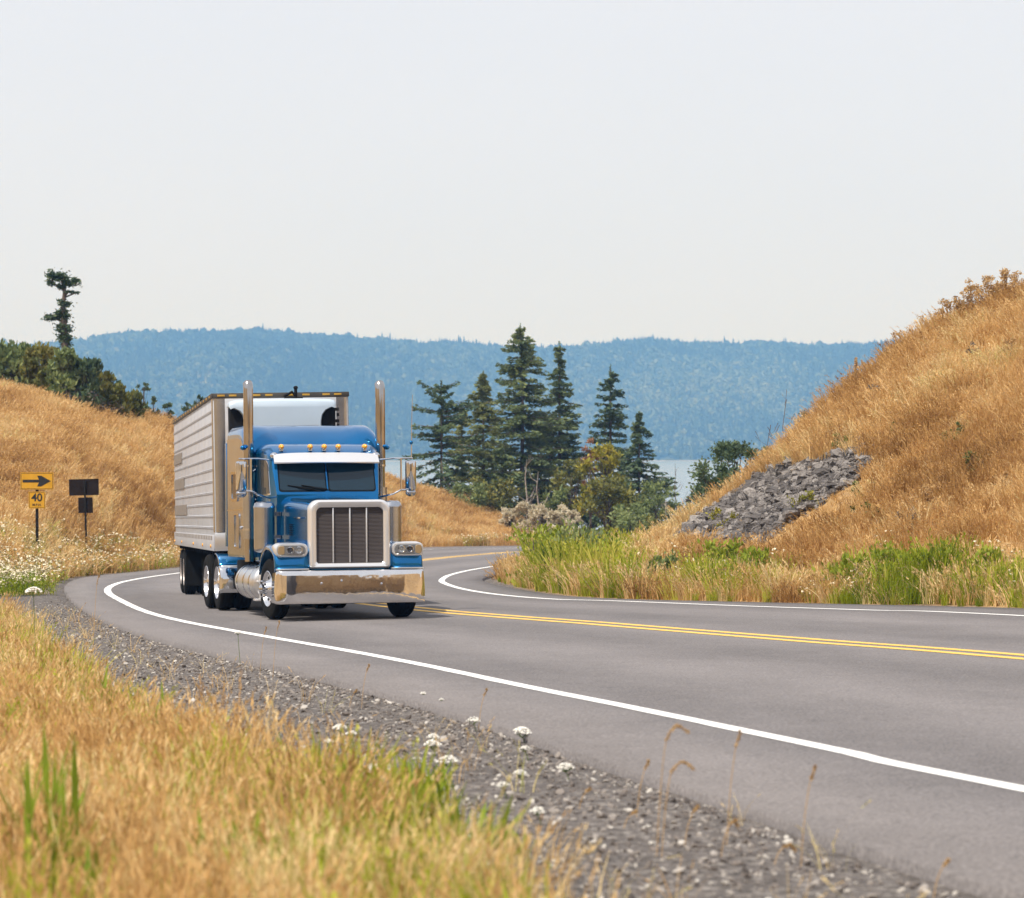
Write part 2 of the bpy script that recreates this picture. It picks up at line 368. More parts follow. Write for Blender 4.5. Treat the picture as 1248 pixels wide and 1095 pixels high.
# the road surface as a strip of quads; stations on each edge are matched control point by control point
def matched(P, Q, n=420):
    # walk the yellow line and take the nearest monotone station on each edge
    Yp, s = resample(YELc, n); out = []
    for E in (P, Q):
        Ep, t = resample(E, 3000); k = 0; res = []
        frac = np.linspace(0, 1, n)
        for i in range(n):
            lo = k; hi = min(k + 60, 2999); dd = np.hypot(Ep[lo:hi + 1, 0] - Yp[i, 0], Ep[lo:hi + 1, 1] - Yp[i, 1])
            k = lo + int(np.argmin(dd)); res.append(Ep[k])
        res[0] = Ep[0]; res[-1] = Ep[-1]; out.append(np.array(res))
    return Yp, s, out[0], out[1]
Yp, sY, Eo, Ei = matched(OUTc, INNc)
def sheet(name, L, Rr, mat, lift, s=None, cols=1, uvx=(0, 1)):
    n = len(L); V = []; A = []
    for k in range(cols + 1):
        w = k / cols; P = L * (1 - w) + Rr * w
        V.append(np.column_stack([P, plane(P[:, 0], P[:, 1]) + lift])); A.append(np.column_stack([np.full(n, uvx[0] + (uvx[1] - uvx[0]) * w), (s if s is not None else np.zeros(n)), np.zeros(n)]))
    V = np.vstack(V); A = np.vstack(A); i = np.arange(n - 1); Fs = []
    for k in range(cols): Fs.append(np.stack([k * n + i, (k + 1) * n + i, (k + 1) * n + i + 1, k * n + i + 1], 1))
    me = fast_mesh(name, V, [np.vstack(Fs)]); at_ = me.attributes.new('along', 'FLOAT_VECTOR', 'POINT'); at_.data.foreach_set('vector', A.astype(np.float32).ravel())
    o = link(name, me, mat); tag(o, kind='structure')
    return o
M_ROAD = road_material()
mid = Yp
V0 = []; halves = ((Eo, mid, (0, 0.5)), (mid, Ei, (0.5, 1)))
Lall = Eo; n = len(Eo); cols = 12; Vs = []; As = []
jit = 0.03 * np.array([wob(p[0], p[1], 2.3, 4) for p in Eo]) 
for k in range(cols + 1):
    w = k / cols
    P = Eo * (1 - 2 * w) + mid * 2 * w if w <= 0.5 else mid * (2 - 2 * w) + Ei * (2 * w - 1)
    if k == 0: P = P + np.column_stack([jit, jit * 0.6])
    Vs.append(np.column_stack([P, plane(P[:, 0], P[:, 1])])); As.append(np.column_stack([np.full(n, w), sY, np.zeros(n)]))
i = np.arange(n - 1); FF = np.vstack([np.stack([k * n + i, (k + 1) * n + i, (k + 1) * n + i + 1, k * n + i + 1], 1) for k in range(cols)])
rme = fast_mesh('road', np.vstack(Vs), [FF]); at_ = rme.attributes.new('along', 'FLOAT_VECTOR', 'POINT'); at_.data.foreach_set('vector', np.vstack(As).astype(np.float32).ravel())
# the cracked edge of the paving: a low skirt down to the verge
road = link('road', rme, M_ROAD); tag(road, kind='structure')
bm = bmesh.new(); bm.from_mesh(rme); bmesh.ops.recalc_face_normals(bm, faces=bm.faces)
bed = [e for e in bm.edges if e.is_boundary]; ret = bmesh.ops.extrude_edge_only(bm, edges=bed)
for v in [g for g in ret['geom'] if isinstance(g, bmesh.types.BMVert)]: v.co.z -= 0.12
bmesh.ops.recalc_face_normals(bm, faces=bm.faces)
if sum(f.normal.z for f in bm.faces) < 0: bmesh.ops.reverse_faces(bm, faces=bm.faces)
bm.to_mesh(rme); bm.free()

def paint(name, col, wear=0.55):
    m, nt, b = newmat(name); g = N(nt, 'ShaderNodeNewGeometry'); n = N(nt, 'ShaderNodeTexNoise'); n.inputs['Scale'].default_value = 9; n.inputs['Detail'].default_value = 8; n.inputs['Roughness'].default_value = 0.75
    nt.links.new(g.outputs['Position'], n.inputs['Vector']); r = N(nt, 'ShaderNodeValToRGB')
    r.color_ramp.elements[0].position = 0.28; r.color_ramp.elements[0].color = (*[c * 0.45 + 0.06 for c in col], 1); r.color_ramp.elements[1].position = wear; r.color_ramp.elements[1].color = (*col, 1)
    nt.links.new(n.outputs[0], r.inputs[0]); nt.links.new(r.outputs[0], b.inputs['Base Color']); b.inputs['Roughness'].default_value = 0.7
    return m
M_WHITE = paint('white_road_paint', (0.78, 0.77, 0.75), 0.42); M_YELLOW = paint('yellow_road_paint', (0.78, 0.47, 0.085), 0.44)
def stripe(name, P, w, mat, off=0.0):
    Pn, s = resample(P, 700); T = np.gradient(Pn, axis=0); T /= np.linalg.norm(T, axis=1)[:, None]; Nn = np.column_stack([-T[:, 1], T[:, 0]])
    jt = 0.006 * wob(Pn[:, 0], Pn[:, 1], 3.0, 2)[:, None]
    C = Pn + Nn * off; return sheet(name, C + Nn * (w / 2 + jt), C - Nn * (w / 2), mat, 0.005, s)
stripe('road_edge_line', WOUTc, 0.17, M_WHITE); stripe('road_edge_line', WINc, 0.16, M_WHITE)
stripe('road_centre_line', YELc, 0.19, M_YELLOW, 0.21); stripe('road_centre_line', YELc, 0.19, M_YELLOW, -0.21)

# ---- lake
LK = -15.0
def lake_mat():
    m, nt, b = newmat('lake_water'); b.inputs['Base Color'].default_value = (0.14, 0.20, 0.25, 1); b.inputs['Roughness'].default_value = 0.25
    g = N(nt, 'ShaderNodeNewGeometry'); n = N(nt, 'ShaderNodeTexNoise'); n.inputs['Scale'].default_value = 0.3; n.inputs['Detail'].default_value = 5
    mp = N(nt, 'ShaderNodeVectorMath', operation='MULTIPLY'); mp.inputs[1].default_value = (0.4, 1, 1); nt.links.new(g.outputs['Position'], mp.inputs[0]); nt.links.new(mp.outputs[0], n.inputs['Vector'])
    bp = N(nt, 'ShaderNodeBump'); bp.inputs['Distance'].default_value = 0.3; bp.inputs['Strength'].default_value = 0.25; nt.links.new(n.outputs[0], bp.inputs['Height']); nt.links.new(bp.outputs[0], b.inputs['Normal'])
    return m
V = np.array([(-3500, 330, LK), (3500, 330, LK), (3500, 4700, LK), (-3500, 4700, LK)], float)
tag(link('lake', fast_mesh('lake', V, [np.array([[0, 1, 2, 3]])]), lake_mat()), kind='structure')

# ---- wooded ridge on the far shore
RIDX = [-3200, -1200, -760, -600, -450, -300, -120, 0, 60, 200, 400, 560, 640, 900, 1400, 3200]
# crest height read as photo rows at 5200 m
RIDY = np.array([430, 425, 414, 408, 405, 411, 417, 427, 423, 421, 419, 416, 417, 419, 428, 440.0])
def ridge_h(x, y):
    yc = 5200 + 150 * np.sin(x / 700.0)
    hc = CH + (CY - np.interp(x * 5200 / yc, RIDX, RIDY)) / F * yc - LK - 10
    ys = 4020 + 40 * np.sin(x / 160.0) + 25 * np.sin(x / 61.0)
    t = (y - ys) / (yc - ys)
    prof = 0.55 * ss(t) + 0.45 * np.clip(t, 0, 1)
    spur = 34 * wob(x / 330.0, y / 900.0, 1.0, 5) * ss(t * 3) * ss((1.0 - t) * 2.5 + 0.05) + 6 * wob(x / 75.0, x * 0 + 1.0, 1.0, 8) * ss((t - .6) * 3) + 5 * wob(x / 90.0, y / 110.0, 1.0, 3) * ss(t * 4) * ss((1.15 - t) * 3)
    return np.where(t < 0, LK - 3, LK + 1 + hc * prof + spur) - 120 * ss((t - 1.25) / 1.5)
xs = np.linspace(-3400, 3400, 400); ys_ = np.concatenate([np.linspace(3900, 5700, 130), [6200, 6900]])
HX, HY = np.meshgrid(xs, ys_, indexing='ij'); HZ = ridge_h(HX.ravel(), HY.ravel())
i, j = np.meshgrid(np.arange(len(xs) - 1), np.arange(len(ys_) - 1), indexing='ij'); i = i.ravel(); j = j.ravel(); m_ = len(ys_)
hme = fast_mesh('hills', np.stack([HX.ravel(), HY.ravel(), HZ], 1), [np.stack([i * m_ + j, (i + 1) * m_ + j, (i + 1) * m_ + j + 1, i * m_ + j + 1], 1)])
hm, nt, b = newmat('far_hillside'); n = N(nt, 'ShaderNodeTexNoise'); n.inputs['Scale'].default_value = 0.006; n.inputs['Detail'].default_value = 4
g = N(nt, 'ShaderNodeNewGeometry'); nt.links.new(g.outputs['Position'], n.inputs['Vector']); r = N(nt, 'ShaderNodeValToRGB')
r.color_ramp.elements[0].position = 0.5; r.color_ramp.elements[0].color = (0.035, 0.05, 0.02, 1); r.color_ramp.elements[1].position = 0.72; r.color_ramp.elements[1].color = (0.22, 0.22, 0.12, 1)
nt.links.new(n.outputs[0], r.inputs[0]); nt.links.new(r.outputs[0], b.inputs['Base Color']); b.inputs['Roughness'].default_value = 1
tag(link('hills', hme, hm), kind='structure'); hme.shade_smooth()
# pale beach along the far waterline
bx_ = np.linspace(-3000, 3000, 500); by_ = 4020 + 40 * np.sin(bx_ / 160.0) + 25 * np.sin(bx_ / 61.0)
L_ = np.column_stack([bx_, by_ - 14]); R_ = np.column_stack([bx_, by_ + 10])
V = np.vstack([np.column_stack([L_, np.full(500, LK + 0.1)]), np.column_stack([R_, np.full(500, LK + 1.2)])]); i = np.arange(499)
tag(link('shore', fast_mesh('shore', V, [np.stack([i, i + 1, 500 + i + 1, 500 + i], 1)]), simple('pale_beach', (0.26, 0.25, 0.23), 0.9, noise=0.3, nscale=0.02)), kind='structure')

# ------------------------------------------------------------------ scattering of what nobody could count
def source_collection(name, objs):
    c = bpy.data.collections.new(name)
    for o in objs: c.objects.link(o)
    return c
def source(name, me, mat):
    me.materials.append(mat); return bpy.data.objects.new(name, me)
def scatter(name, P, rot, scale, idx, tint, coll, mat_dummy=None):
    me = bpy.data.meshes.new(name); me.vertices.add(len(P)); me.vertices.foreach_set('co', np.asarray(P, np.float32).ravel())
    for nm, ty, key, val in (('rot', 'FLOAT_VECTOR', 'vector', rot), ('scl', 'FLOAT_VECTOR', 'vector', scale), ('pick', 'INT', 'value', idx), ('tint', 'FLOAT', 'value', tint)):
        a = me.attributes.new(nm, ty, 'POINT'); a.data.foreach_set(key, np.asarray(val, np.int32 if ty == 'INT' else np.float32).ravel())
    o = bpy.data.objects.new(name, me); COL.objects.link(o); tag(o, kind='stuff')
    ng = bpy.data.node_groups.new(name + '_scatter', 'GeometryNodeTree')
    ng.interface.new_socket('Geometry', in_out='INPUT', socket_type='NodeSocketGeometry'); ng.interface.new_socket('Geometry', in_out='OUTPUT', socket_type='NodeSocketGeometry')
    gi = ng.nodes.new('NodeGroupInput'); go = ng.nodes.new('NodeGroupOutput'); ip = ng.nodes.new('GeometryNodeInstanceOnPoints'); ci = ng.nodes.new('GeometryNodeCollectionInfo')
    ci.inputs['Collection'].default_value = coll; ci.inputs['Separate Children'].default_value = True; ci.inputs['Reset Children'].default_value = True
    ip.inputs['Pick Instance'].default_value = True
    def attr(nm, ty): q = ng.nodes.new('GeometryNodeInputNamedAttribute'); q.data_type = ty; q.inputs['Name'].default_value = nm; return q.outputs['Attribute']
    L = ng.links.new
    L(gi.outputs[0], ip.inputs['Points']); L(ci.outputs[0], ip.inputs['Instance']); L(attr('pick', 'INT'), ip.inputs['Instance Index'])
    L(attr('rot', 'FLOAT_VECTOR'), ip.inputs['Rotation']); L(attr('scl', 'FLOAT_VECTOR'), ip.inputs['Scale']); L(ip.outputs[0], go.inputs[0])
    md = o.modifiers.new('scatter', 'NODES'); md.node_group = ng
    return o
def rotz(n, tilt=0.12): return np.column_stack([rng.normal(0, tilt, n), rng.normal(0, tilt, n), rng.uniform(0, 2 * math.pi, n)])

# far forest
M_FOREST = grassmat('distant_forest', [(0.004, 0.010, 0.008), (0.022, 0.042, 0.02), (0.07, 0.10, 0.045), (0.14, 0.16, 0.075)], 0.0)
def far_conifer(seed):
    r_ = np.random.default_rng(seed); Q = []
    for k in range(9):
        z = k / 9; rad = (1 - z) * 0.21 + 0.015
        for q in range(6):
            a = q / 6 * 6.283 + r_.uniform(-.4, .4); rr_ = rad * r_.uniform(.6, 1.25); zz = z + r_.uniform(-.03, .03)
            c, s_ = math.cos(a), math.sin(a); w = rad * .5
            Q += [(0, 0, zz + .16), (c * rr_ - s_ * w, s_ * rr_ + c * w, zz - .01), (c * rr_ * 1.15, s_ * rr_ * 1.15, zz - .05), (c * rr_ + s_ * w, s_ * rr_ - c * w, zz - .01)]
    return quads_mesh('far_conifer', np.array(Q))
def far_round(seed):
    r_ = np.random.default_rng(seed); Q = []
    for k in range(90):
        a = r_.normal(size=3); a /= np.linalg.norm(a); a[2] = abs(a[2]) if r_.random() < .75 else a[2]; c = a * np.array([.33, .33, .42]) * r_.uniform(.6, 1.05) + np.array([0, 0, .45])
        u_ = r_.normal(size=3); u_ /= np.linalg.norm(u_); v_ = np.cross(a, u_); v_ /= np.linalg.norm(v_); s_ = r_.uniform(.07, .15)
        Q += [c + u_ * s_, c + v_ * s_, c - u_ * s_, c - v_ * s_]
    return quads_mesh('far_broadleaf', np.array(Q))
fc = source_collection('forest_trees', [source('distant_tree', far_conifer(s), M_FOREST) for s in (1, 2)] + [source('distant_tree', far_round(s), M_FOREST) for s in (3, 4)])
n = 66000; fx = rng.uniform(-1800, 1800, n); fy = 4030 + rng.random(n) ** 0.9 * 1450
keep = np.abs(fx / fy) < 0.29; fx, fy = fx[keep], fy[keep]
zf = ridge_h(fx, fy); clear = wob(fx / 140.0, fy / 170.0, 1.0, 9) > 1.55
keep = (zf > LK + 2) & ~clear; fx, fy, zf = fx[keep], fy[keep], zf[keep]; n = len(fx)
con = (wob(fx / 120.0, fy / 200.0, 1.0, 2) + rng.normal(0, .8, n) > 0.3)
hh = np.where(con, rng.uniform(10, 19, n), rng.uniform(10, 17, n)) * np.where(rng.random(n) < .03, 1.4, 1)
idx = np.where(con, rng.integers(0, 2, n), rng.integers(2, 4, n))
tint = np.clip(np.where(con, 0.10, 0.48) + rng.normal(0, .20, n) + 0.24 * wob(fx / 210.0, fy / 260.0, 1.0, 6), 0, .98)
w_ = hh * rng.uniform(.8, 1.3, n)
scatter('forest', np.column_stack([fx, fy, zf - 1.0]), rotz(n, .03), np.column_stack([w_, w_, hh]), idx, tint, fc)

# ------------------------------------------------------------------ grass tufts
def tuft(name, seed, nb, h, spread, wid, heads=0.0, lean=0.25, broad=1.0, headlen=0.10, headw=0.012, flower=0.0):
    r_ = np.random.default_rng(seed); V = []; Fq = []; Ft = []; FM = []
    def addq(p): i0 = len(V); V.extend(p); Fq.append((i0, i0 + 1, i0 + 2, i0 + 3)); 
    for k in range(nb):
        a = r_.uniform(0, 6.283); rad = spread * math.sqrt(r_.random()); bx, by = rad * math.cos(a), rad * math.sin(a)
        hh = h * r_.uniform(.5, 1.1); la = a + r_.normal(0, .8); ln = lean * hh * r_.uniform(.2, 1.5); w = wid * r_.uniform(.7, 1.3); wa = r_.uniform(0, 3.14); wx, wy = math.cos(wa) * w, math.sin(wa) * w
        pts = []
        for t in (0, .4, .75, 1):
            pts.append(np.array([bx + math.cos(la) * ln * t * t, by + math.sin(la) * ln * t * t, hh * (t - .12 * lean * t * t)]))
        ws = (1, .9 * broad, .65 * broad, .12)
        for q in range(3):
            p, p2 = pts[q], pts[q + 1]; w0, w1 = ws[q], ws[q + 1]
            i0 = len(V)
            if q == 0: V.extend([p - [wx * w0, wy * w0, 0], p + [wx * w0, wy * w0, 0]])
            V.extend([p2 + [wx * w1, wy * w1, 0], p2 - [wx * w1, wy * w1, 0]])
            if q == 0: Fq.append((i0, i0 + 1, i0 + 2, i0 + 3)); last = (i0 + 3, i0 + 2)
            else: Fq.append((last[0], last[1], i0, i0 + 1)); last = (i0 + 1, i0)
        if r_.random() < heads:
            tip = pts[3]; d = pts[3] - pts[2]; d = d / np.linalg.norm(d)
            for m_2 in range(6):
                c = tip + d * headlen * (m_2 / 6.0 - .5) + r_.normal(0, headw * .5, 3); sw = headw * .62 * (1.2 - abs(m_2 - 2) * .2) * r_.uniform(.6, 1.3)
                e1 = r_.normal(size=3); e1 -= d * e1.dot(d) * .5; e1 /= np.linalg.norm(e1)
                addq([c - d * headlen * .16, c + e1 * sw, c + d * headlen * .22, c - e1 * sw])
    return fast_mesh(name, np.array(V), [np.array(Fq)])
M_GOLD = grassmat('dry_grass', [(0.27, 0.145, 0.05), (0.52, 0.31, 0.115), (0.70, 0.465, 0.20), (0.80, 0.63, 0.35), (0.36, 0.40, 0.05)], 0.32)
M_GREEN = grassmat('green_grass', [(0.05, 0.085, 0.012), (0.16, 0.22, 0.015), (0.34, 0.39, 0.025), (0.55, 0.50, 0.10)], 0.38)
gold = [source('grass_tuft', tuft('grass_tuft', s, 46, .46, .19, .0036, .55, .32, headlen=.11, headw=.0085), M_GOLD) for s in (21, 22, 23, 24)]
goldfar = [source('grass_tuft', tuft('grass_tuft', s, 40, .42, .24, .0075, .5, .45, headlen=.12, headw=.016), M_GOLD) for s in (31, 32, 33, 34)]
green = [source('green_tuft', tuft('green_tuft', s, 22, .45, .10, .006, .1, .35, 1.2), M_GREEN) for s in (41, 42, 43)]
greenfar = [source('green_tuft', tuft('green_tuft', s, 34, .55, .2, .011, .25, .3, 1.3, headw=.02), M_GREEN) for s in (51, 52, 53)]
c_gold = source_collection('gold_tufts', gold); c_goldfar = source_collection('far_gold_tufts', goldfar)
c_green = source_collection('green_tufts', green); c_greenfar = source_collection('far_green_tufts', greenfar)
def sample(n, x0, x1, y0, y1, u0=-260, u1=1480):
    x = rng.uniform(x0, x1, n); y = rng.uniform(y0, y1, n); u = CX + F * x / y
    k = (u > u0) & (u < u1); return x[k], y[k]
def put(name, x, y, coll, nvar, smin, smax, tint, zs=1.0, sink=0.02, tilt=0.12):
    n = len(x); z = height(x, y) - sink; s = rng.uniform(smin, smax, n)
    zz = s * zs
    return scatter(name, np.column_stack([x, y, z]), rotz(n, tilt), np.column_stack([s, s, zz]), rng.integers(0, nvar, n), tint, coll)
SCREEPX = [(826, 650), (856, 625), (890, 600), (925, 582), (985, 570), (1046, 563), (1050, 576), (1022, 600), (988, 620), (962, 636), (940, 655), (915, 664), (885, 660), (855, 655)]
SCREE = np.array([(p.x, p.y) for p in [hit_near(a_, b_, 48) for a_, b_ in SCREEPX]])

# foreground meadow
x, y = sample(14500, -9, 3, 7.5, 70, -140, 900)
inf = in_poly(x, y, FORE); df = dist_line(x, y, GBP); k = inf & (rng.random(len(x)) < np.clip(.35 + df * .9, 0, 1)); xf, yf = x[k], y[k]; df = df[k]
t = np.clip(0.38 + 0.12 * wob(xf, yf, 1.1, 3) + rng.normal(0, .15, len(xf)), 0.0, 0.66); t = np.where((rng.random(len(xf)) < .07), 0.8, t)  # lowest tints put the deep shade of the grass into its colour
put('meadow_grass', xf, yf, c_gold, 4, .6, 1.25, t, zs=.95, tilt=.2)
x, y = sample(8500, -8, 3, 8, 60, -140, 900)
inf = in_poly(x, y, FORE); df = dist_line(x, y, GBP)
p = np.clip(1.15 - df / 1.8, .06, 1) * (wob(x, y, .9, 8) > -.2) + .12; k = inf & (rng.random(len(x)) < p * .8); put('green_grass', x[k], y[k], c_green, 3, .7, 1.2, np.clip(rng.normal(.70, .18, k.sum()), .1, .98))
# thin stragglers on the gravel
x, y = sample(3000, -9, 3.5, 10, 55); d = road_dist(x, y); dout = dist_line(x, y, OUTL); df = dist_line(x, y, GBP)
k = (~in_poly(x, y, FORE)) & (d > .25) & (dout < 5) & (rng.random(len(x)) < .12 + .9 * np.exp(-df / .45)) & (y < 60); 
thin = source_collection('thin_tufts', [source('thin_tuft', tuft('thin_tuft', s, 8, .36, .08, .0028, .8, .6, headlen=.09, headw=.008), M_GOLD) for s in (61, 62, 63)])
put('sparse_grass', x[k], y[k], thin, 3, .5, 1.0, np.clip(rng.normal(.55, .15, k.sum()), .1, .75))

def lush_at(u): return np.interp(u, [600, 640, 740, 780, 830, 860, 930, 960, 1000, 1030, 1150, 1175, 1195, 1300], [0.9, 1, 1, .5, .4, .7, .85, .3, .35, 1, .95, .35, .85, .95])
# dry grass on the two hills
def hillgrass(name, n, x0, x1, y0, y1, dmin, side, smin, smax):
    x, y = sample(n, x0, x1, y0, y1); d = road_dist(x, y); k = (d > dmin) & (~in_poly(x, y, SCREE) | ((rng.random(len(x)) < .45 * np.exp(-dist_line(x, y, SCREE, True) / .22)) | (rng.random(len(x)) < .012))); x, y, d = x[k], y[k], d[k]
    u = CX + F * x / y
    if side == 'L': k = (y < np.interp(u, LU, np.array(LB) + np.array(LW)) + 10) & (u < 720)
    else: k = (y < np.interp(u, RU, np.array(RB) + np.array(RW)) + 5) & (u > 640) & (x > -1)
    x, y, d = x[k], y[k], d[k]
    t = np.clip(.36 + .15 * wob(x, y, .35, 5) + .12 * wob(x, y, 1.6, 7) + rng.normal(0, .12, len(x)), .0, .70); t = np.where((wob(x, y, .8, 21) > 1.5) & (rng.random(len(x)) < .4), .82, t)
    if side == 'R':
        # short grass at the foot of the rock patch, and none where the lush green strip stands
        low = in_poly(x, y + .9, SCREE) | in_poly(x, y + 1.7, SCREE) | in_poly(x, y + .4, SCREE) | in_poly(x - .3, y + .8, SCREE) | in_poly(x + .3, y + .5, SCREE); nr = dist_line(x, y, INNL); lu = lush_at(CX + F * x / y)
        k = ~(low & (rng.random(len(x)) < .45)) & (rng.random(len(x)) > lu * .75 * (nr < 2.6)); x, y, t, low = x[k], y[k], t[k], low[k]
        s = rng.uniform(smin, smax, len(x)) * np.where(low, .34, 1.0) * np.clip(1 + .16 * wob(x, y, 1.3, 17), .6, 1.5)
        return scatter(name, np.column_stack([x, y, height(x, y) - .02]), rotz(len(x)), np.column_stack([s, s, s * .9]), rng.integers(0, 4, len(x)), t, c_goldfar)
    return put(name, x, y, c_goldfar, 4, smin, smax, t, zs=.9)
hillgrass('hill_grass', 30000, -1, 18, 44, 92, .5, 'R', .75, 1.2)
hillgrass('hill_grass', 66000, -34, 6, 78, 190, .6, 'L', .9, 1.5)

# green growth along the inner side of the bend
x, y = sample(42000, -1.5, 14, 44, 96); d = road_dist(x, y); u = CX + F * x / y; near = dist_line(x, y, INNL)
lush = lush_at(u)
reach = np.interp(u, [600, 640, 740, 800, 1000, 1300], [5, 6, 5, 3.0, 2.2, 2.4]); k = (d > .35) & (near < reach * rng.uniform(.5, 1.15, len(x))) & (rng.random(len(x)) < lush * .55 * np.clip(.75 + .5 * wob(x, y, 1.1, 14), .12, 1)) & (y < 78)
x, y, u = x[k], y[k], u[k]; near = near[k]
big = np.interp(u, [600, 640, 660, 735, 780, 900, 1300], [.5, .8, 1.5, 1.45, 1.0, 1.1, 1.1]) * np.clip(near / .9, .3, 1)
n = len(x); s = rng.uniform(.45, 1.3, n) * big * np.clip(.95 + .28 * wob(x, y, 1.7, 31), .45, 1.5)
scatter('green_growth', np.column_stack([x, y, height(x, y) - .02]), rotz(n, .14), np.column_stack([s * .85, s * .85, s]), rng.integers(0, 3, n), np.clip(.64 + .16 * wob(x, y, .8, 2) + rng.normal(0, .17, n), .03, .98), c_greenfar)
# taller dry stalks mixed in
x, y = sample(9000, -1.5, 14, 46, 90); d = road_dist(x, y); near = dist_line(x, y, INNL); k = (d > .6) & (near < np.interp(CX + F * x / y, [640, 790, 830, 1100], [5.5, 4.5, 1.8, 2.2])) & (rng.random(len(x)) < .5) & (y < 78); x, y = x[k], y[k]
put('tall_dry_stalks', x, y, c_goldfar, 4, .9, 1.5, np.clip(rng.normal(.5, .14, len(x)), .1, .72), zs=1.15)

# white flowering weeds at the outer side of the bend
M_FLOW = simple('white_petal', (0.64, 0.57, 0.41), 0.8)
def flower_tuft(seed, nb=16, h=.6, spread=.30, hr=.042):
    r_ = np.random.default_rng(seed); V = []; Fq = []; mi = []
    for k in range(nb):
        a = r_.uniform(0, 6.283); rad = spread * math.sqrt(r_.random()); b0 = np.array([rad * math.cos(a), rad * math.sin(a), 0]); hh = h * r_.uniform(.5, 1.05); tp = b0 + [r_.normal(0, .08), r_.normal(0, .08), hh]; w = .006
        i0 = len(V); V += [b0 - [w, 0, 0], b0 + [w, 0, 0], tp + [w * .5, 0, 0], tp - [w * .5, 0, 0]]; Fq.append((i0, i0 + 1, i0 + 2, i0 + 3)); mi.append(0)
        for q in range(4):
            z_ = r_.uniform(.1, .8); p = b0 * (1 - z_) + tp * z_; dd = np.array([r_.normal(), r_.normal(), .5]); dd /= np.linalg.norm(dd); sd = np.cross(dd, [0, 0, 1]); L_ = r_.uniform(.06, .13)
            i0 = len(V); V += [p, p + dd * L_ * .5 + sd * .018, p + dd * L_, p + dd * L_ * .5 - sd * .018]; Fq.append((i0, i0 + 1, i0 + 2, i0 + 3)); mi.append(0)
        if r_.random() < .6:
            for q in range(4):
                c = tp + r_.normal(0, hr * .45, 3) * [1, 1, .5]; s_ = hr * r_.uniform(.5, .8); a2 = r_.uniform(0, 1.57); e1 = np.array([math.cos(a2), math.sin(a2), r_.normal(0, .4)]) * s_; e2 = np.array([-math.sin(a2), math.cos(a2), r_.normal(0, .5)]) * s_
                i0 = len(V); V += [c + e1, c + e2, c - e1, c - e2]; Fq.append((i0, i0 + 1, i0 + 2, i0 + 3)); mi.append(1)
    me = fast_mesh('flower_tuft', np.array(V), [np.array(Fq)]); me.materials.append(M_GREEN); me.materials.append(M_FLOW); me.polygons.foreach_set('material_index', np.array(mi, np.int32)); return me
c_flow = source_collection('flower_tufts', [bpy.data.objects.new('flower_tuft', flower_tuft(s)) for s in (71, 72, 73)])
x, y = sample(11000, -22, -6, 60, 112, -140, 260); d = road_dist(x, y); dout = dist_line(x, y, OUTL); k = (d > .5) & (dout < 6.5 + 1.5 * wob(x, y, .6, 3)) & (y > 68) & (rng.random(len(x)) < .34); x, y = x[k], y[k]
k = (height(x, y) - plane(x, y)) < np.interp(CX + F * x / y, [0, 100, 200], [1.25, 1.0, .5]); x, y = x[k], y[k]
put('flowering_weeds', x, y, c_flow, 3, .7, 1.25, np.clip(rng.normal(.42, .16, len(x)), .05, .9))
x, y = sample(900, -4, 8, 140, 172, 500, 700); d = road_dist(x, y); k = (d > .5) & (d < 3.0) & (y > 150); put('flowering_weeds', x[k], y[k], c_flow, 3, .7, 1.2, np.clip(rng.normal(.35, .12, k.sum()), .1, .8))
x, y = sample(500, 1, 14, 46, 75); d = road_dist(x, y); k = (d > .5) & (d < 3); put('flowering_weeds', x[k][:50], y[k][:50], c_flow, 3, .7, 1.1, np.clip(rng.normal(.5, .12, min(50, k.sum())), .1, .8))

# gravel stones on the verge
def stone(seed, sub=1, flat=.6):
    bm = bmesh.new(); g_ = bmesh.ops.create_icosphere(bm, subdivisions=sub, radius=1.0); r_ = random.Random(seed)
    for v in g_['verts']: v.co *= r_.uniform(.72, 1.15); v.co.z *= flat; v.co.x *= 1.25
    for f in bm.faces: f.smooth = False
    me = bpy.data.meshes.new('stone'); bm.to_mesh(me); bm.free(); return me
M_STONE = grassmat('gravel_stone', [(0.045, 0.038, 0.036), (0.10, 0.085, 0.078), (0.17, 0.145, 0.13), (0.30, 0.27, 0.245), (0.5, 0.47, 0.43)], 0.0)
c_stone = source_collection('gravel_stones', [source('stone', stone(s), M_STONE) for s in (1, 2, 3, 4)])
x, y = sample(120000, -10, 6, 9, 68); d = road_dist(x, y); g_ = gravel_amount(x, y, d); dout = dist_line(x, y, OUTL); k = (d > .03) & (g_ > rng.random(len(x))) & (dout < 5.0) & (y < 68) & (rng.random(len(x)) < 1 / (1 + (y / 45) ** 4)); x, y = x[k], y[k]; n = len(x)
s = rng.gamma(2.6, .0034, n) + .005
scatter('verge_gravel', np.column_stack([x, y, height(x, y) + s * .3]), rotz(n, .5), np.column_stack([s, s, s]), rng.integers(0, 4, n), np.where(rng.random(n) < .012, .98, np.clip(rng.normal(.40, .19, n), 0, .9)), c_stone)
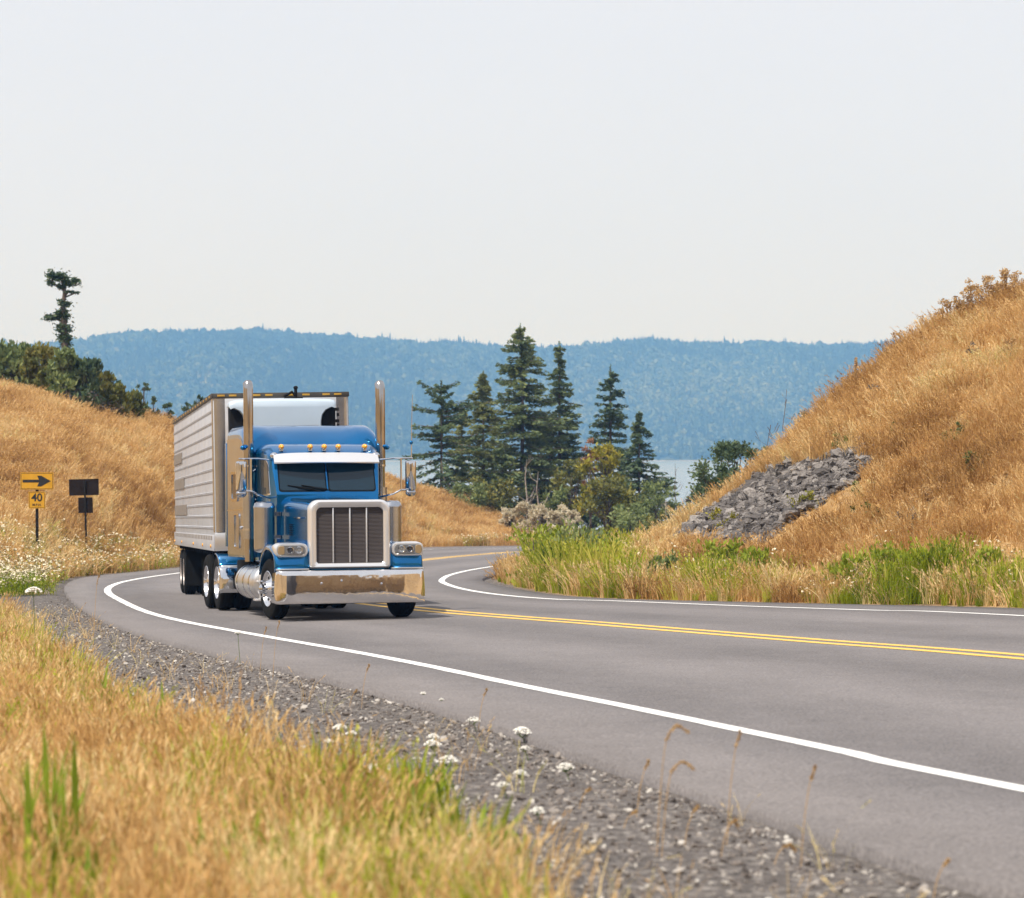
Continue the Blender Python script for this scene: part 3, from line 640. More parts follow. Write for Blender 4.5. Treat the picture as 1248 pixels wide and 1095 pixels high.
# ================================================================== ROCK SLOPE
def rockmat():
    m, nt, b = newmat('grey_rock'); oi = N(nt, 'ShaderNodeObjectInfo'); tc = N(nt, 'ShaderNodeTexCoord'); n = N(nt, 'ShaderNodeTexNoise'); n.inputs['Scale'].default_value = 2.2; n.inputs['Detail'].default_value = 7
    nt.links.new(tc.outputs['Object'], n.inputs['Vector']); r = N(nt, 'ShaderNodeValToRGB'); cr = r.color_ramp
    cr.elements[0].position = .1; cr.elements[0].color = (0.035, 0.033, 0.034, 1); cr.elements[1].position = 1; cr.elements[1].color = (0.42, 0.385, 0.36, 1); e = cr.elements.new(.5); e.color = (0.125, 0.110, 0.103, 1)
    q = N(nt, 'ShaderNodeMath', operation='MULTIPLY_ADD'); q.inputs[1].default_value = .5; nt.links.new(oi.outputs['Random'], q.inputs[0]); q2 = N(nt, 'ShaderNodeMath', operation='MULTIPLY'); q2.inputs[1].default_value = .6; nt.links.new(n.outputs[0], q2.inputs[0]); nt.links.new(q2.outputs[0], q.inputs[2])
    nt.links.new(q.outputs[0], r.inputs[0]); nt.links.new(r.outputs[0], b.inputs['Base Color']); b.inputs['Roughness'].default_value = .9
    bp = N(nt, 'ShaderNodeBump'); bp.inputs['Distance'].default_value = .08; nt.links.new(n.outputs[0], bp.inputs['Height']); nt.links.new(bp.outputs[0], b.inputs['Normal']); return m
M_ROCK = rockmat()
def slab(seed):
    r_ = random.Random(seed); bm = bmesh.new(); g_ = bmesh.ops.create_cube(bm, size=2.0)
    bmesh.ops.subdivide_edges(bm, edges=bm.edges[:], cuts=1, use_grid_fill=True)
    for v in bm.verts:
        L_ = v.co.length; v.co *= (1.0 / (L_ ** .45)) ; v.co += Vector([r_.uniform(-.2, .2) for _ in range(3)]); v.co.x *= 1.15; v.co.z *= .48
    bmesh.ops.triangulate(bm, faces=bm.faces[:]); me = bpy.data.meshes.new('rock'); bm.to_mesh(me); bm.free(); me.materials.append(M_ROCK); return me
slabs = [slab(s) for s in range(8)]
sx0, sx1, sy0, sy1 = SCREE[:, 0].min(), SCREE[:, 0].max(), SCREE[:, 1].min(), SCREE[:, 1].max()
pts = []
tries = 0
while len(pts) < 292 and tries < 60000:
    tries += 1
    p = (rng.uniform(sx0 - .4, sx1 + .4), rng.uniform(sy0 - .4, sy1 + .4)); s = rng.uniform(.06, .135)
    if rng.random() < .10: s *= 1.5
    if not in_poly([p[0]], [p[1]], SCREE)[0] and dist_line([p[0]], [p[1]], SCREE, True)[0] > rng.exponential(.13): continue
    if any((p[0] - q[0]) ** 2 + ((p[1] - q[1]) * .8) ** 2 < ((s + q[2]) * .52) ** 2 for q in pts): continue
    pts.append((p[0], p[1], s))
for k, (x, y, s) in enumerate(pts):
    o = bpy.data.objects.new('rock', slabs[k % 8]); COL.objects.link(o); o.location = (x, y, hz(x, y) + .05 + s * .35)
    o.rotation_euler = (random.uniform(.1, .75), random.uniform(-.45, .25), random.uniform(0, 6.28)); o.scale = (s * 1.05, s * .9, s * random.uniform(.8, 1.2))
    tag(o, 'angular grey rock lying loose in the scree patch on the golden hillside', 'rock', 'loose rocks in the scree patch')
n = 9000; x = rng.uniform(sx0 - .2, sx1 + .2, n); y = rng.uniform(sy0 - .2, sy1 + .2, n); k = in_poly(x, y, SCREE) | (dist_line(x, y, SCREE, True) < rng.exponential(.16, n)); x, y = x[k], y[k]; n = len(x)
c_slab = source_collection('rubble_pieces', [bpy.data.objects.new('rubble', s) for s in slabs[:4]]); s = rng.gamma(3.5, .014, n) + .02
scatter('rubble', np.column_stack([x, y, height(x, y) + s * .2]), np.column_stack([rng.uniform(0, .9, n), rng.uniform(-.6, .4, n), rng.uniform(0, 6.28, n)]), np.column_stack([s, s, s]), rng.integers(0, 4, n), rng.random(n), c_slab)

# ================================================================== TREES AND SHRUBS
M_BARK = simple('bark', (0.11, 0.085, 0.07), .95, noise=.4, nscale=6, bump=.02, bscale=12)
M_BARKP = simple('pale_bark', (0.34, 0.29, 0.25), .95, noise=.3, nscale=6)
M_FIR = foliage('fir_needles', (0.05, 0.08, 0.045), (0.13, 0.175, 0.075), (0.26, 0.30, 0.12), .3, .5)
M_FIRD = foliage('dark_fir_needles', (0.036, 0.064, 0.042), (0.085, 0.13, 0.068), (0.18, 0.23, 0.10), .25, .5)
M_FIRO = foliage('olive_fir_needles', (0.085, 0.11, 0.048), (0.19, 0.22, 0.085), (0.32, 0.33, 0.13), .3, .5)
M_LEAF = foliage('green_leaves', (0.075, 0.11, 0.042), (0.19, 0.24, 0.09), (0.36, 0.40, 0.16), .3, .7)
M_LEAFD = foliage('dark_leaves', (0.038, 0.066, 0.040), (0.09, 0.135, 0.068), (0.18, 0.23, 0.11), .22, .7)
M_LEAFY = foliage('yellowing_leaves', (0.10, 0.12, 0.02), (0.26, 0.25, 0.03), (0.50, 0.40, 0.06), .3, .9)
M_LEAFO = foliage('olive_leaves', (0.06, 0.075, 0.022), (0.15, 0.16, 0.04), (0.30, 0.26, 0.07), .25, .7)
M_LEAFR = foliage('russet_leaves', (0.14, 0.07, 0.035), (0.26, 0.13, 0.07), (0.36, 0.20, 0.12), .25, .8)
M_LEAFG = foliage('yellow_green_leaves', (0.10, 0.15, 0.015), (0.26, 0.32, 0.03), (0.50, 0.52, 0.08), .35, 1.2)
M_CREAM = foliage('cream_blossom', (0.36, 0.30, 0.17), (0.60, 0.53, 0.38), (0.80, 0.75, 0.62), .3, 1.2)
M_SEED = foliage('dry_seed_heads', (0.36, 0.22, 0.09), (0.50, 0.33, 0.15), (0.66, 0.47, 0.24), .3, 1.0)
M_GREYTW = foliage('grey_brush', (0.07, 0.06, 0.05), (0.15, 0.13, 0.11), (0.26, 0.23, 0.20), .1, .8)

def leaves(C, D, Ln, Wd, r_, nrm=None):
    """C centres (N,3), D directions; returns (4N,3) diamond leaves"""
    n = len(C); D = D / np.linalg.norm(D, axis=1)[:, None]; S = r_.normal(size=(n, 3)); S -= D * (S * D).sum(1)[:, None]; S /= np.linalg.norm(S, axis=1)[:, None] + 1e-9
    L_ = Ln[:, None]; W_ = Wd[:, None]
    return np.stack([C - D * L_ * .5, C + S * W_ * .5 + D * L_ * .05, C + D * L_ * .5, C - S * W_ * .5 + D * L_ * .05], 1).reshape(-1, 3)
def conifer(name, label, base, top, halfw, seed, mat, bark=None, whorl=.38, live=0.08, dens=1.0, slope=0.25, irregular=.3, profile=None, lsize=1.0, group=None, lop=0.0, bend=0.0, keepf=None):
    """base: world point; top: height; crown of sprays of needles set on individual limbs"""
    r_ = np.random.default_rng(seed); root = empty(name, base); tag(root, label, 'tree', group); h = top
    mb = MB(); tz = [0, .3, .6, .85, 1.0]; tr = [h * .013 + .03, h * .011, h * .0075, h * .0035, .012]
    bx = lambda t: bend * math.sin(t * 3.0) * h * .03
    mb.tube([(bx(t), 0, t * h - (.4 if t == 0 else 0)) for t in tz], tr, 8)
    Q = []; z = h * live; prof = profile or (lambda t: (1 - t) ** .8 * .92 + .03)
    while z < h * .985:
        t = z / h; nb = int(r_.integers(4, 7))
        for q in range(nb):
            a = r_.uniform(0, 6.283); L_ = halfw * 1.38 * prof(t) * r_.uniform(1 - irregular * 1.6, 1 + irregular * .4)
            if keepf is not None and not keepf(t, a, r_): continue
            if lop: L_ *= 1 + lop * math.cos(a)
            if L_ < .12: L_ = .12
            up = slope * (1.2 * t - .55) + r_.normal(0, .08); m_ = max(5, int(L_ / .15 * dens)); s_ = np.linspace(.10, 1, m_)
            px_ = bx(t) + np.cos(a) * L_ * s_; py_ = np.sin(a) * L_ * s_; pz_ = z + L_ * (up * s_ - .22 * s_ ** 2 + .16 * s_ ** 3.5)
            P = np.stack([px_, py_, pz_], 1)
            if L_ > .8: mb.tube([P[0], P[m_ // 2], P[-1]], [.02 + L_ * .009, .015 + L_ * .004, .008], 4, False)
            k = max(3, int(7 * dens)); C = np.repeat(P, k, 0); ss_ = np.repeat(s_, k); ang = a + r_.choice([-1, 1], len(C)) * r_.uniform(.3, 1.25, len(C))
            side = (0.12 + .34 * np.sin(np.clip(ss_, 0, 1) * 2.6)) * L_ * .50 * r_.random(len(C))
            C = C + np.stack([np.cos(ang) * side, np.sin(ang) * side, -side * .25 + r_.normal(-.04, .06, len(C))], 1)
            D = np.stack([np.cos(ang), np.sin(ang), r_.normal(-.05, .35, len(C))], 1); ln = r_.uniform(.18, .40, len(C)) * lsize
            Q.append(leaves(C, D, ln, ln * r_.uniform(.28, .5, len(C)), r_))
        z += whorl * .92 * r_.uniform(.6, 1.35) * (1.15 - .5 * t)
    # leader
    C = np.stack([np.full(14, bx(1)) + r_.normal(0, .03, 14), r_.normal(0, .03, 14), np.linspace(h * .96, h * 1.01, 14)], 1); D = r_.normal(size=(14, 3)) * [.6, .6, .3] + [0, 0, .8]; ln = np.full(14, .22); Q.append(leaves(C, D, ln, ln * .4, r_))
    mb.build('trunk', bark or M_BARK, root, 60); me = quads_mesh('crown', np.vstack(Q)); link('crown', me, mat, root); return root
def broadleaf(name, label, base, h, rx, seed, mat, cat='tree', nblob=26, leaf=.16, nl=170, low=.15, group=None, bark=None, airy=.0, ry=None, stems=1, top_pointed=.0, upleaf=.3, extra=None):
    r_ = np.random.default_rng(seed); root = empty(name, base); tag(root, label, cat, group); mb = MB(); Q = []; ry = ry or rx
    blobs = []
    for k in range(nblob):
        t = r_.uniform(low, 1) ; w = math.sin(math.pi * min(1, (1 - t) * .62 + .22 )) * (1 - top_pointed * t)
        a = r_.uniform(0, 6.283); rr_ = math.sqrt(r_.random()); c = np.array([math.cos(a) * rx * w * rr_, math.sin(a) * ry * w * rr_, t * h * .93]); blobs.append((c, r_.uniform(.16, .36) * rx * (1 - .3 * t)))
    st = [np.array([r_.normal(0, .12 * rx), r_.normal(0, .12 * ry), -.15]) for _ in range(stems)]
    for s in st: mb.tube([s, s * [1, 1, 0] + [0, 0, h * .35], s * [.6, .6, 0] + [r_.normal(0, .06) * rx, 0, h * .8]], [.012 * h + .01, .009 * h, .005 * h], 6)
    for c, rb in blobs:
        s = st[int(r_.integers(0, stems))]; p0 = s * [1, 1, 0] + [0, 0, max(.05, c[2] * r_.uniform(.3, .6))]
        mb.tube([p0, (p0 + c) / 2 + [0, 0, .06 * h * r_.random()], c], [.006 * h + .004, .004 * h, .003], 4, False)
        n = int(nl * .8 * r_.uniform(.5, 1.4)); d = r_.normal(size=(n, 3)); C = c + d * rb * [.72, .72, .62]; C[:, 2] = np.maximum(C[:, 2], .02); d /= np.linalg.norm(d, axis=1)[:, None]; D = d + r_.normal(0, .5, (n, 3)) + [0, 0, upleaf]; ln = leaf * r_.uniform(.6, 1.3, n); Q.append(leaves(C, D, ln, ln * r_.uniform(.4, .65, n), r_))
    mb.build('stem' if cat != 'tree' else 'trunk', bark or M_BARK, root, 60); link('crown' if cat == 'tree' else 'foliage', quads_mesh('foliage', np.vstack(Q)), mat, root)
    if extra:
        Q = []
        for c, rb in blobs:
            if c[2] < extra[1] * h: continue
            n = int(extra[2]); d = r_.normal(size=(n, 3)); d[:, 2] = abs(d[:, 2]); d /= np.linalg.norm(d, axis=1)[:, None]; C = c + d * rb * r_.uniform(.7, 1.3, (n, 1)); ln = leaf * r_.uniform(.4, .8, n); Q.append(leaves(C, d + r_.normal(0, .6, (n, 3)), ln, ln * .7, r_))
        link('blossom', quads_mesh('blossom', np.vstack(Q)), extra[0], root)
    return root
def ground_at(px, Y): x = (px - CX) / F * Y; return Vector((x, Y, hz(x, Y)))
def ztop(py, Y): return CH + (CY - py) / F * Y
def grown(px, py_top, Y, half_px):   # foot of a plant, its height and its half width, from where it stands
    b = ground_at(px, Y); return b, ztop(py_top, Y) - b.z, half_px / F * Y

G1 = 'conifers standing beyond the far side of the bend'
b, h, w = grown(538, 466, 178, 46); conifer('fir_tree', 'ragged dark fir with upswept limbs, leftmost of the conifers next to the truck mirror', b, h, w, 1, M_FIRD, slope=.9, irregular=.5, whorl=.40, profile=lambda t: .35 + .75 * (1 - t) if t < .8 else .9 * (1 - t) + .28, live=.05, group=G1, dens=1.0)
b, h, w = grown(589, 455, 182, 44); conifer('fir_tree', 'slender olive green fir between the ragged fir and the tallest conifer', b, h, w, 2, M_FIRO, irregular=.42, whorl=.36, profile=lambda t: (1 - t) ** .75, group=G1)
b, h, w = grown(634, 397, 186, 54); conifer('fir_tree', 'tallest conifer of the grove with a broad crown rising above the far ridge line', b, h, w, 3, M_FIR, irregular=.34, whorl=.34, live=.12, profile=lambda t: min(1, (1 - t) ** .62 * 1.02) * (.65 + .35 * min(1, t * 3)), group=G1, dens=1.1, bend=.4)
b, h, w = grown(682, 419, 190, 46); conifer('fir_tree', 'tall narrow spruce with bare spiky tip just right of the tallest conifer', b, h, w, 4, M_FIR, irregular=.32, whorl=.36, live=.1, profile=lambda t: (1 - t) ** .9 * 1.08 if t < .86 else .10, group=G1, slope=-.1)
b, h, w = grown(744, 447, 188, 31); conifer('fir_tree', 'narrow spire shaped fir with tiered limbs standing alone above the yellow green trees', b, h, w, 5, M_FIRD, irregular=.30, whorl=.46, live=.1, profile=lambda t: .25 + .8 * (1 - t) if t < .9 else 1.2 * (1 - t) + .16, group=G1)
b, h, w = grown(779, 503, 184, 50); conifer('fir_tree', 'dark pyramid shaped fir at the right end of the grove by the lake', b, h, w, 6, M_FIRD, irregular=.25, whorl=.34, live=.05, profile=lambda t: (1 - t) ** .95 * 1.1, group=G1, slope=-.1)
b, h, w = grown(612, 545, 180, 26); conifer('young_fir', 'short bushy fir filling in below the tallest conifer', b, h, w, 7, M_FIR, irregular=.4, profile=lambda t: (1 - t) ** .5, group=G1)
b, h, w = grown(563, 500, 186, 22); conifer('young_fir', 'feathery pale olive fir behind the gap between the two left conifers', b, h, w, 8, M_FIRO, irregular=.5, profile=lambda t: (1 - t) ** .5, group=G1)
b, h, w = grown(659, 500, 192, 26); conifer('young_fir', 'olive fir behind the gap right of the tallest conifer', b, h, w, 9, M_FIRO, irregular=.45, profile=lambda t: (1 - t) ** .5, group=G1)
b, h, w = grown(760, 560, 190, 24); conifer('young_fir', 'small dark fir between the spire shaped fir and the pyramid fir', b, h, w, 10, M_FIRD, irregular=.4, profile=lambda t: (1 - t) ** .6, group=G1)
G2 = 'broadleaf trees in front of the conifers'
b, h, w = grown(735, 538, 172, 28); broadleaf('leafy_tree', 'yellow green broadleaf tree with golden leaf tips in front of the spire shaped fir', b, h, w, 11, M_LEAFY, nblob=34, leaf=.26, nl=90, low=.35, group=G2)
b, h, w = grown(745, 575, 170, 30); broadleaf('leafy_tree', 'olive broadleaf tree low in front of the yellow green tree', b, h, w, 12, M_LEAFO, nblob=34, leaf=.24, nl=110, low=.02, group=G2)
b, h, w = grown(697, 556, 174, 26); broadleaf('leafy_tree', 'open olive and russet broadleaf tree below the narrow spruce', b, h, w, 13, M_LEAFO, nblob=34, leaf=.24, nl=90, low=.08, group=G2)
b, h, w = grown(718, 528, 176, 13); broadleaf('leafy_tree', 'thin russet leaved tree between the narrow spruce and the spire shaped fir', b, h, w, 14, M_LEAFR, nblob=20, leaf=.22, nl=55, low=.45, group=G2)
b, h, w = grown(672, 590, 172, 22); broadleaf('leafy_tree', 'low dark green bush tree at the foot of the tallest conifer', b, h, w, 15, M_LEAF, nblob=26, leaf=.22, nl=110, low=.03, group=G2)
b, h, w = grown(797, 588, 172, 26); broadleaf('leafy_tree', 'rounded green tree at the foot of the pyramid fir', b, h, w, 16, M_LEAF, nblob=30, leaf=.20, nl=120, low=.03, group=G2)
b, h, w = grown(768, 610, 168, 26); broadleaf('leafy_tree', 'low grey green tree in the middle of the grove foot', b, h, w, 17, M_LEAF, nblob=30, leaf=.20, nl=110, low=.02, group=G2)
b, h, w = grown(598, 585, 176, 30); broadleaf('leafy_tree', 'olive undergrowth tree below the slender olive fir', b, h, w, 18, M_LEAFO, nblob=30, leaf=.24, nl=110, low=.02, group=G2)
b, h, w = grown(570, 590, 174, 24); broadleaf('leafy_tree', 'green undergrowth tree right of the ragged fir trunk', b, h, w, 19, M_LEAF, nblob=26, leaf=.22, nl=100, low=.02, group=G2)
def bare_tree(label, px, pyt, Y, seed, mat, nb=9, cat='tree', name='bare_tree', r0=.05):
    r_ = random.Random(seed); b, h, w = grown(px, pyt, Y, 8); root = empty(name, b); tag(root, label, cat); mb = MB()
    mb.tube([(0, 0, -.2), (.1, 0, h * .4), (-.05, 0, h * .75), (.05, 0, h)], [r0 + .02, r0, r0 * .6, .01], 7); mb.build('trunk', mat, root, 60)
    for k in range(nb):
        t = r_.uniform(.3, .95); a = r_.uniform(0, 6.28); L_ = h * r_.uniform(.14, .3) * (1.2 - t * .6); m2 = MB(); p0 = Vector((0, 0, h * t)); p1 = p0 + Vector((math.cos(a) * L_ * .5, math.sin(a) * L_ * .5, L_ * .3)); p2 = p1 + Vector((math.cos(a) * L_ * .3, math.sin(a) * L_ * .3, L_ * .6))
        m2.tube([p0, p1, p2], [r0 * .45, r0 * .3, .008], 5); m2.tube([p1, p1 + Vector((math.cos(a + .8), math.sin(a + .8), .9)) * L_ * .35], [r0 * .25, .006], 4); m2.build('limb', mat, root, 60)
    return root
bare_tree('pale leafless dead tree with forked limbs at the foot of the tallest conifer', 655, 575, 171, 3, M_BARKP)
bare_tree('pale thin leafless trunk standing at the right foot of the tallest conifer', 641, 560, 173, 4, M_BARKP, 6)
bare_tree('thin grey leafless tree over the lake gap right of the grove', 823, 572, 172, 5, M_BARK, 7, r0=.03)
bare_tree('thin leafless sapling among the low green trees by the lake gap', 812, 610, 170, 6, M_BARKP, 8, r0=.03)
# cream flowering shrubs on the far verge
for k, (px, pt, hw, Y) in enumerate([(622, 614, 14, 168), (641, 612, 15, 167), (661, 612, 16, 166), (682, 616, 15, 165), (698, 622, 12, 164)]):
    lab = ['cream flowering shrub, first from the left on the rise beyond the bend', 'cream flowering shrub, second from the left on the rise beyond the bend', 'cream flowering shrub, middle of five on the rise beyond the bend', 'cream flowering shrub, fourth from the left on the rise beyond the bend', 'cream flowering shrub, rightmost on the rise beside the olive tree'][k]
    b, h, w = grown(px, pt, Y, hw); h = max(h, 1.5); broadleaf('flowering_shrub', lab, b, h, w, 40 + k, M_CREAM, 'shrub', nblob=26, leaf=.16, nl=80, low=.02, group='cream flowering shrubs beyond the bend', stems=4, extra=(M_CREAM, .35, 150))
# low shrubs and saplings in the gap right of the grove
for k, (px, pt, hw, Y, mt, lab) in enumerate([(800, 625, 14, 150, M_LEAFO, 'yellow green shrub low between the grove and the rocky slope'), (830, 628, 12, 140, M_GREYTW, 'grey brown brush at the left foot of the rocky slope'), (843, 600, 10, 118, M_GREYTW, 'grey brown brush under the dark bush by the lake gap'), (775, 640, 16, 130, M_LEAFO, 'small yellowing shrub in the dry grass before the grove')]):
    b, h, w = grown(px, pt, Y, hw); broadleaf('shrub', lab, b, max(h, .8), w, 60 + k, mt, 'shrub', nblob=18, leaf=.13, nl=90, low=.03, stems=3)
# dark bushes behind the brow of the right hill
for k, (px, pt, hw, Y, lab) in enumerate([(864, 560, 32, 96, 'dark green bush, lower left one behind the brow of the right hill by the lake'), (897, 532, 34, 97, 'dark green bush, tallest one behind the brow of the right hill'), (927, 538, 22, 92, 'dark green bush, right one behind the brow of the right hill')]):
    b, h, w = grown(px, pt, Y, hw); broadleaf('bush', lab, b, h, w, 70 + k, M_LEAFD, 'bush', nblob=60, leaf=.13, nl=150, low=.05, group='dark bushes behind the right hill', stems=3)
b, h, w = grown(975, 489, 82, 20); broadleaf('bush', 'small dark twiggy bush peeping over the brow above the rocks', b, h, w, 75, M_LEAFD, 'bush', nblob=16, leaf=.08, nl=70, low=.4, stems=3)
bare_tree('thin black dead sapling standing on the brow above the rocks', 956, 487, 76, 8, M_BARK, 7, r0=.012, cat='sapling', name='dead_sapling')
bare_tree('short dead twig plant on the brow left of the dead sapling', 937, 518, 75, 9, M_BARK, 6, r0=.010, cat='sapling', name='dead_sapling')

# plants on the brow of the right hill
def stalk_plant(label, px, pt, Y, hw, seed, ns=12, cat='dry plant', name='dry_plant', leaf=.06, mat=None, headr=.1):
    b, h, w = grown(px, pt, Y, hw); h = max(h, .45); r_ = np.random.default_rng(seed); root = empty(name, b); tag(root, label, cat, 'dry plants on the brow of the right hill'); mb = MB(); Q = []
    for k in range(ns):
        a = r_.uniform(0, 6.28); rr_ = w * math.sqrt(r_.random()); tp = np.array([math.cos(a) * rr_, math.sin(a) * rr_, h * r_.uniform(.55, 1)]); mb.tube([tp * [.3, .3, 0] - [0, 0, .1], tp * [.8, .8, .6], tp], [.008, .006, .004], 4, False)
        n = 46; d = r_.normal(size=(n, 3)); d /= np.linalg.norm(d, axis=1)[:, None]; C = tp + d * headr * r_.random(n)[:, None] ** .5 * [1.1, 1.1, .8]; ln = leaf * r_.uniform(.6, 1.2, n); Q.append(leaves(C, d + r_.normal(0, .4, (n, 3)), ln, ln * .6, r_))
        n = 14; z_ = r_.uniform(.25, .9, n)[:, None]; C = tp * z_ + r_.normal(0, .03, (n, 3)); ln = leaf * r_.uniform(.8, 1.6, n); Q.append(leaves(C, r_.normal(size=(n, 3)), ln, ln * .4, r_))
    mb.build('stem', M_SEED, root, 60); link('seed_head', quads_mesh('seed_head', np.vstack(Q)), mat or M_SEED, root)
for k, (px, pt, hw, ns, lab) in enumerate([(1096, 407, 7, 5, 'small dry seed head plant alone midway up the brow of the right hill'), (1152, 366, 9, 6, 'dry seed head plant, leftmost of the clump high on the right hill'), (1168, 356, 10, 8, 'dry seed head plant, second from left of the clump high on the right hill'), (1186, 343, 13, 12, 'broad dry seed head plant in the middle of the clump high on the right hill'), (1206, 337, 13, 12, 'tall dry seed head plant at the right edge of the hill clump'), (1228, 330, 13, 12, 'dry seed head plant beyond the hill clump at the right edge of the picture')]):
    Y = float(np.interp(px, RU, np.array(RB) + np.array(RW))) ; stalk_plant(lab, px, pt, Y, hw, 80 + k, ns)
def mullein(label, px, pt, Y, seed):
    b, h, w = grown(px, pt, Y, 3); root = empty('mullein_stalk', b); tag(root, label, 'dry plant'); mb = MB(); r_ = np.random.default_rng(seed); h = max(h, .6); mb.tube([(0, 0, -.1), (.01, 0, h * .6), (0, 0, h)], [.014, .02, .012], 6); mb.build('stem', M_SEED, root, 60)
    n = 160; z_ = r_.uniform(.45, 1, n) * h; a = r_.uniform(0, 6.28, n); C = np.stack([np.cos(a) * .03, np.sin(a) * .03, z_], 1); ln = r_.uniform(.03, .06, n); Q = leaves(C, r_.normal(size=(n, 3)), ln, ln * .7, r_); link('seed_head', quads_mesh('seed_head', Q), M_SEED, root)
mullein('single upright dry mullein stalk on the brow against the blue ridge', 1043, 436, 68.2, 1)
# small green weeds on the slope
for k, (px, py, lab, mt) in enumerate([(660, 0, '', M_LEAF)][:0] + [(920, 562, 'green weed clump at the upper left edge of the rock patch', M_LEAFO), (1028, 557, 'green and white weed clump above the rock patch', M_LEAFO), (975, 625, 'yellow flowered weed growing among the rocks', M_LEAFY), (880, 648, 'yellow flowered weed at the lower left foot of the rocks', M_LEAFY), (838, 640, 'green weed at the left tip of the rock patch', M_LEAFO), (1044, 618, 'small green thistle on the golden slope right of the rocks', M_LEAF), (1168, 548, 'small green thistle high on the golden slope', M_LEAF), (1070, 640, 'green weed low on the golden slope', M_LEAFO)]):
    p = hit(px, py, 48)
    if p is None: continue
    broadleaf('weed', lab, p, .5 if k not in (5, 6) else .55, .28 if k not in (5, 6) else .10, 90 + k, mt, 'weed', nblob=10, leaf=.07, nl=40, low=.1, stems=3)

# ------------------------------------------------------------------ brow of the left hill
G3 = 'bushes along the brow of the left hill'
for k, (px, pt, hw, Yo, mt, lab) in enumerate([(20, 420, 30, 6, M_LEAF, 'tall green bush at the left edge of the picture on the hill brow'), (52, 421, 22, 2, M_LEAFO, 'olive green bush beside the lone gnarled tree'), (80, 424, 20, 0, M_LEAF, 'thick green bush around the foot of the gnarled tree'), (103, 437, 20, -1, M_LEAFD, 'dark green bush just right of the gnarled tree'), (122, 452, 16, 0, M_LEAFO, 'olive green bush, loose and drooping, second right of the gnarled tree'), (140, 470, 15, -1, M_LEAFO, 'low yellow green bush on the brow left of the small saplings'), (160, 480, 14, 0, M_LEAFO, 'low olive bush below the small saplings')]):
    Y = float(np.interp(px, LU, np.array(LB) + np.array(LW))) + Yo - 3; b, h, w = grown(px, pt, Y, hw); broadleaf('bush', lab, b, h, w, 100 + k, mt, 'bush', nblob=70, leaf=.26, nl=60, low=.02, group=G3, stems=6, upleaf=1.3)
for k, (px, pt, hw, lab) in enumerate([(143, 457, 6, 'small dark sapling, first right of the bushes on the left hill'), (175, 462, 8, 'taller round leaved sapling, second right of the bushes on the left hill'), (187, 484, 7, 'short round leaved sapling just left of the trailer'), (204, 488, 5, 'tiny sapling nearest the rear edge of the trailer'), (240, 475, 9, 'leafy sapling showing above the trailer roof edge'), (228, 486, 7, 'small sapling left of the one above the trailer roof edge')]):
    Y = float(np.interp(px, LU, np.array(LB) + np.array(LW))) - 1; b, h, w = grown(px, pt, Y, hw); broadleaf('sapling', lab, b, h, w, 110 + k, M_LEAFD, 'sapling', nblob=12, leaf=.22, nl=22, low=.2, group='saplings on the brow of the left hill', stems=2)
# grey brush at the foot of those bushes
for k, (px, py, lab) in enumerate([(98, 492, 'grey brown brush under the thick bush on the left hill'), (118, 502, 'grey brown brush under the drooping olive bush')]):
    Y = float(np.interp(px, LU, np.array(LB) + np.array(LW))) - 4; b = ground_at(px, Y); broadleaf('brush', lab, b, .9, 1.0, 120 + k, M_GREYTW, 'brush', nblob=14, leaf=.12, nl=70, low=.05, stems=3)
# the gnarled tree: tufts of foliage on a bare leaning trunk
Y = float(np.interp(78, LU, np.array(LB) + np.array(LW))) + 2; gb = ground_at(79, Y); gr = empty('gnarled_tree', gb); tag(gr, 'lone gnarled tree with tufts of foliage on a bare trunk on the left hill', 'tree')
def gp(px, py, dy=0.0): return np.array([(px - CX) / F * Y - gb.x, dy, ztop(py, Y) - gb.z])
mb = MB(); mb.tube([gp(80, 480) * [1, 1, 0] - [0, 0, .3], gp(80, 440), gp(78, 400), gp(77, 372), gp(79, 355), gp(74, 338)], [.22, .18, .14, .10, .08, .04], 8); mb.build('trunk', M_BARK, gr, 60)
r_ = np.random.default_rng(5); Q = []
for (px, py, rx, rz, n) in [(64, 336, 7, 6, 340), (75, 338, 9, 6, 420), (62, 345, 5, 4, 160), (84, 345, 9, 5, 340), (92, 343, 5, 4, 180), (75, 350, 6, 4, 200), (84, 356, 8, 1.8, 110), (93, 357, 4, 1.6, 50), (78, 370, 8, 5, 300), (76, 381, 7, 6, 300), (80, 386, 6, 5, 240), (62, 387, 8, 4, 300), (71, 385, 6, 4, 160), (78, 400, 10, 7, 420), (80, 412, 8, 6, 320), (76, 411, 7, 5, 240), (80, 422, 6, 5, 220)]:
    c = gp(px, py); d = r_.normal(size=(n, 3)); d /= np.linalg.norm(d, axis=1)[:, None]; k_ = Y / F; C = c + np.where(r_.random((n, 1)) < .3, r_.normal(0, .6, (n, 3)), d * (r_.random(n)[:, None] ** .5)) * [rx * k_, rx * k_ * .9, rz * k_]; n = len(C); ln = r_.uniform(.08, .22, n); Q.append(leaves(C, d * [1, 1, .4] + r_.normal(0, .3, (n, 3)), ln, ln * .4, r_))
    m2 = MB(); m2.tube([gp(78, min(py + 6, 430)), c], [.05, .02], 5); m2.build('limb', M_BARK, gr, 60)
link('crown', quads_mesh('crown', np.vstack(Q)), M_FIRD, gr)

